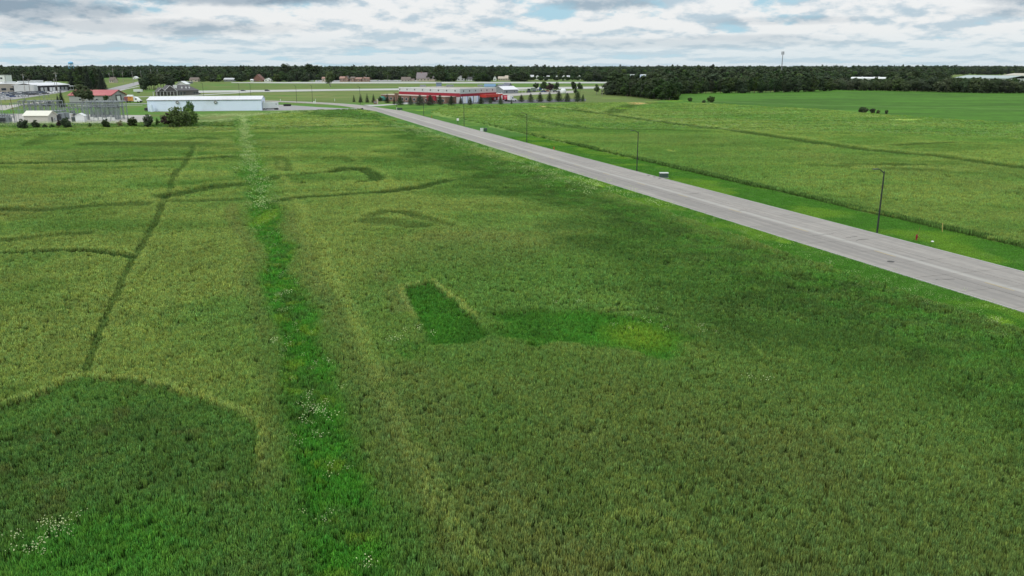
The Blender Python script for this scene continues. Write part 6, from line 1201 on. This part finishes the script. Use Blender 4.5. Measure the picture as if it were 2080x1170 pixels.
    box(.1, L_ * .59, -.04, -.002, 1.1, 3.8).build('picture_panel', pm, e); MB().prism([(L_ * .61, .7), (L_ * .97, .7), (L_ * .98, 1.5), (L_ * .88, 1.8), (L_ * .80, 2.9), (L_ * .66, 3.6), (L_ * .61, 3.6)], .1, 2.4, 'y').build('cab', wht, e); box(L_ * .68, L_ * .80, .06, .098, 1.9, 2.7).build('side_window', glass, e)
    [MB().rod((x, y, .5), (x, y + .45, .5), .5, .5, 12).build('wheel', tyre, e) for x in (L_ * .18, L_ * .86) for y in (-.02, 2.1)]; box(L_ * .98, L_ * 1.0, .2, 2.3, .6, 1.2).build('bumper', chs, e); box(L_ * .05, L_ * .55, .4, 2.1, .7, .997).build('chassis', chs, e)
    # odd things in the yard
    e = thing('storage_tank', 'white rounded tank behind the pines at the right of the row', 'tank', P(1144, 190), .2); MB().lathe([(2.2, 0), (2.4, 1.0), (2.4, 2.6), (1.8, 3.8), (.4, 4.4)], 14).build('tank', wht, e, True); MB().lathe([(.5, 4.3), (.5, 4.7), (.2, 4.8)], 8).build('hatch', rim, e)
    e, L_ = site('blue_truck', 'dark blue box truck in the middle of the junk yard', 'truck', (1095, 184.6), (1103, 184.6)); box(0, L_ * .7, 0, 2.4, .9, 3.4).build('box', mat('dark_blue', (.03, .07, .17), .5), e); box(L_ * .72, L_, .1, 2.3, .7, 2.5).build('cab', wht, e); [MB().rod((x, y, .45), (x, y + .4, .45), .45, .45, 10).build('wheel', tyre, e) for x in (L_ * .2, L_ * .85) for y in (0, 2.0)]
    e, L_ = site('dark_container', 'dark open container beside the pale-roofed shed', 'container', (1071.5, 187.6), (1077, 187.6)); box(0, L_, 0, 2.6, 0, 3.2).build('shell', chs, e); box(.1, L_ - .1, -.05, -.002, .2, 3).build('door', mat('dark_green', (.03, .05, .04), .6), e)
    e, L_ = site('green_container', 'long grey-green container right of the dark one', 'container', (1078, 184.8), (1089, 184.8)); box(0, L_, 0, 2.6, 0, 2.9).build('shell', mat('grey_green', (.16, .20, .17), .6), e); box(.1, L_ - .1, -.05, -.002, .2, 2.7).build('door', mat('grey_green', (.16, .20, .17), .6), e)
    e, L_ = site('pale_trailer', 'long pale trailer lying in the grass above the delivery truck', 'trailer', (271.5, 188.4), (288, 188.4)); box(0, L_, 0, 2.6, .9, 3.0).build('box', tw, e); [MB().rod((x, y, .45), (x, y + .4, .45), .45, .45, 10).build('wheel', tyre, e) for x in (L_ * .5, L_ * .58) for y in (0, 2.2)]
    e, L_ = site('white_tank_trailer', 'pale tank trailer behind the cab of the delivery truck', 'trailer', (258, 201.5), (270, 201.5)); MB().rod((0, 1.2, 1.9), (L_, 1.2, 1.9), 1.1, 1.1, 12).build('tank', tw, e); [MB().rod((x, y, .5), (x, y + .4, .5), .5, .5, 10).build('wheel', tyre, e) for x in (L_ * .7, L_ * .85) for y in (0, 2.0)]

def build_haze():
    m = bpy.data.materials.new('haze'); m.use_nodes = True; nt = m.node_tree; nt.nodes.clear()
    v = nt.nodes.new('ShaderNodeVolumePrincipled'); v.inputs['Color'].default_value = (.80, .88, .95, 1); v.inputs['Density'].default_value = 0.000009; v.inputs['Anisotropy'].default_value = 0.0
    o = nt.nodes.new('ShaderNodeOutputMaterial'); nt.links.new(v.outputs[0], o.inputs['Volume'])
    b = MB().box(-15000, 15000, -15000, 15000, -1.5, 62).build('haze', m); tag(b, 'thin summer haze over the plain', kind='stuff')
    scene.cycles.volume_bounces = 0; scene.cycles.volume_max_steps = 32

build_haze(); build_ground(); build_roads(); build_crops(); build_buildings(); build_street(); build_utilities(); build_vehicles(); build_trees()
for o in bpy.data.objects:
    if o.parent is None and o.type == 'EMPTY' and o.get('label') == '': bpy.data.objects.remove(o)
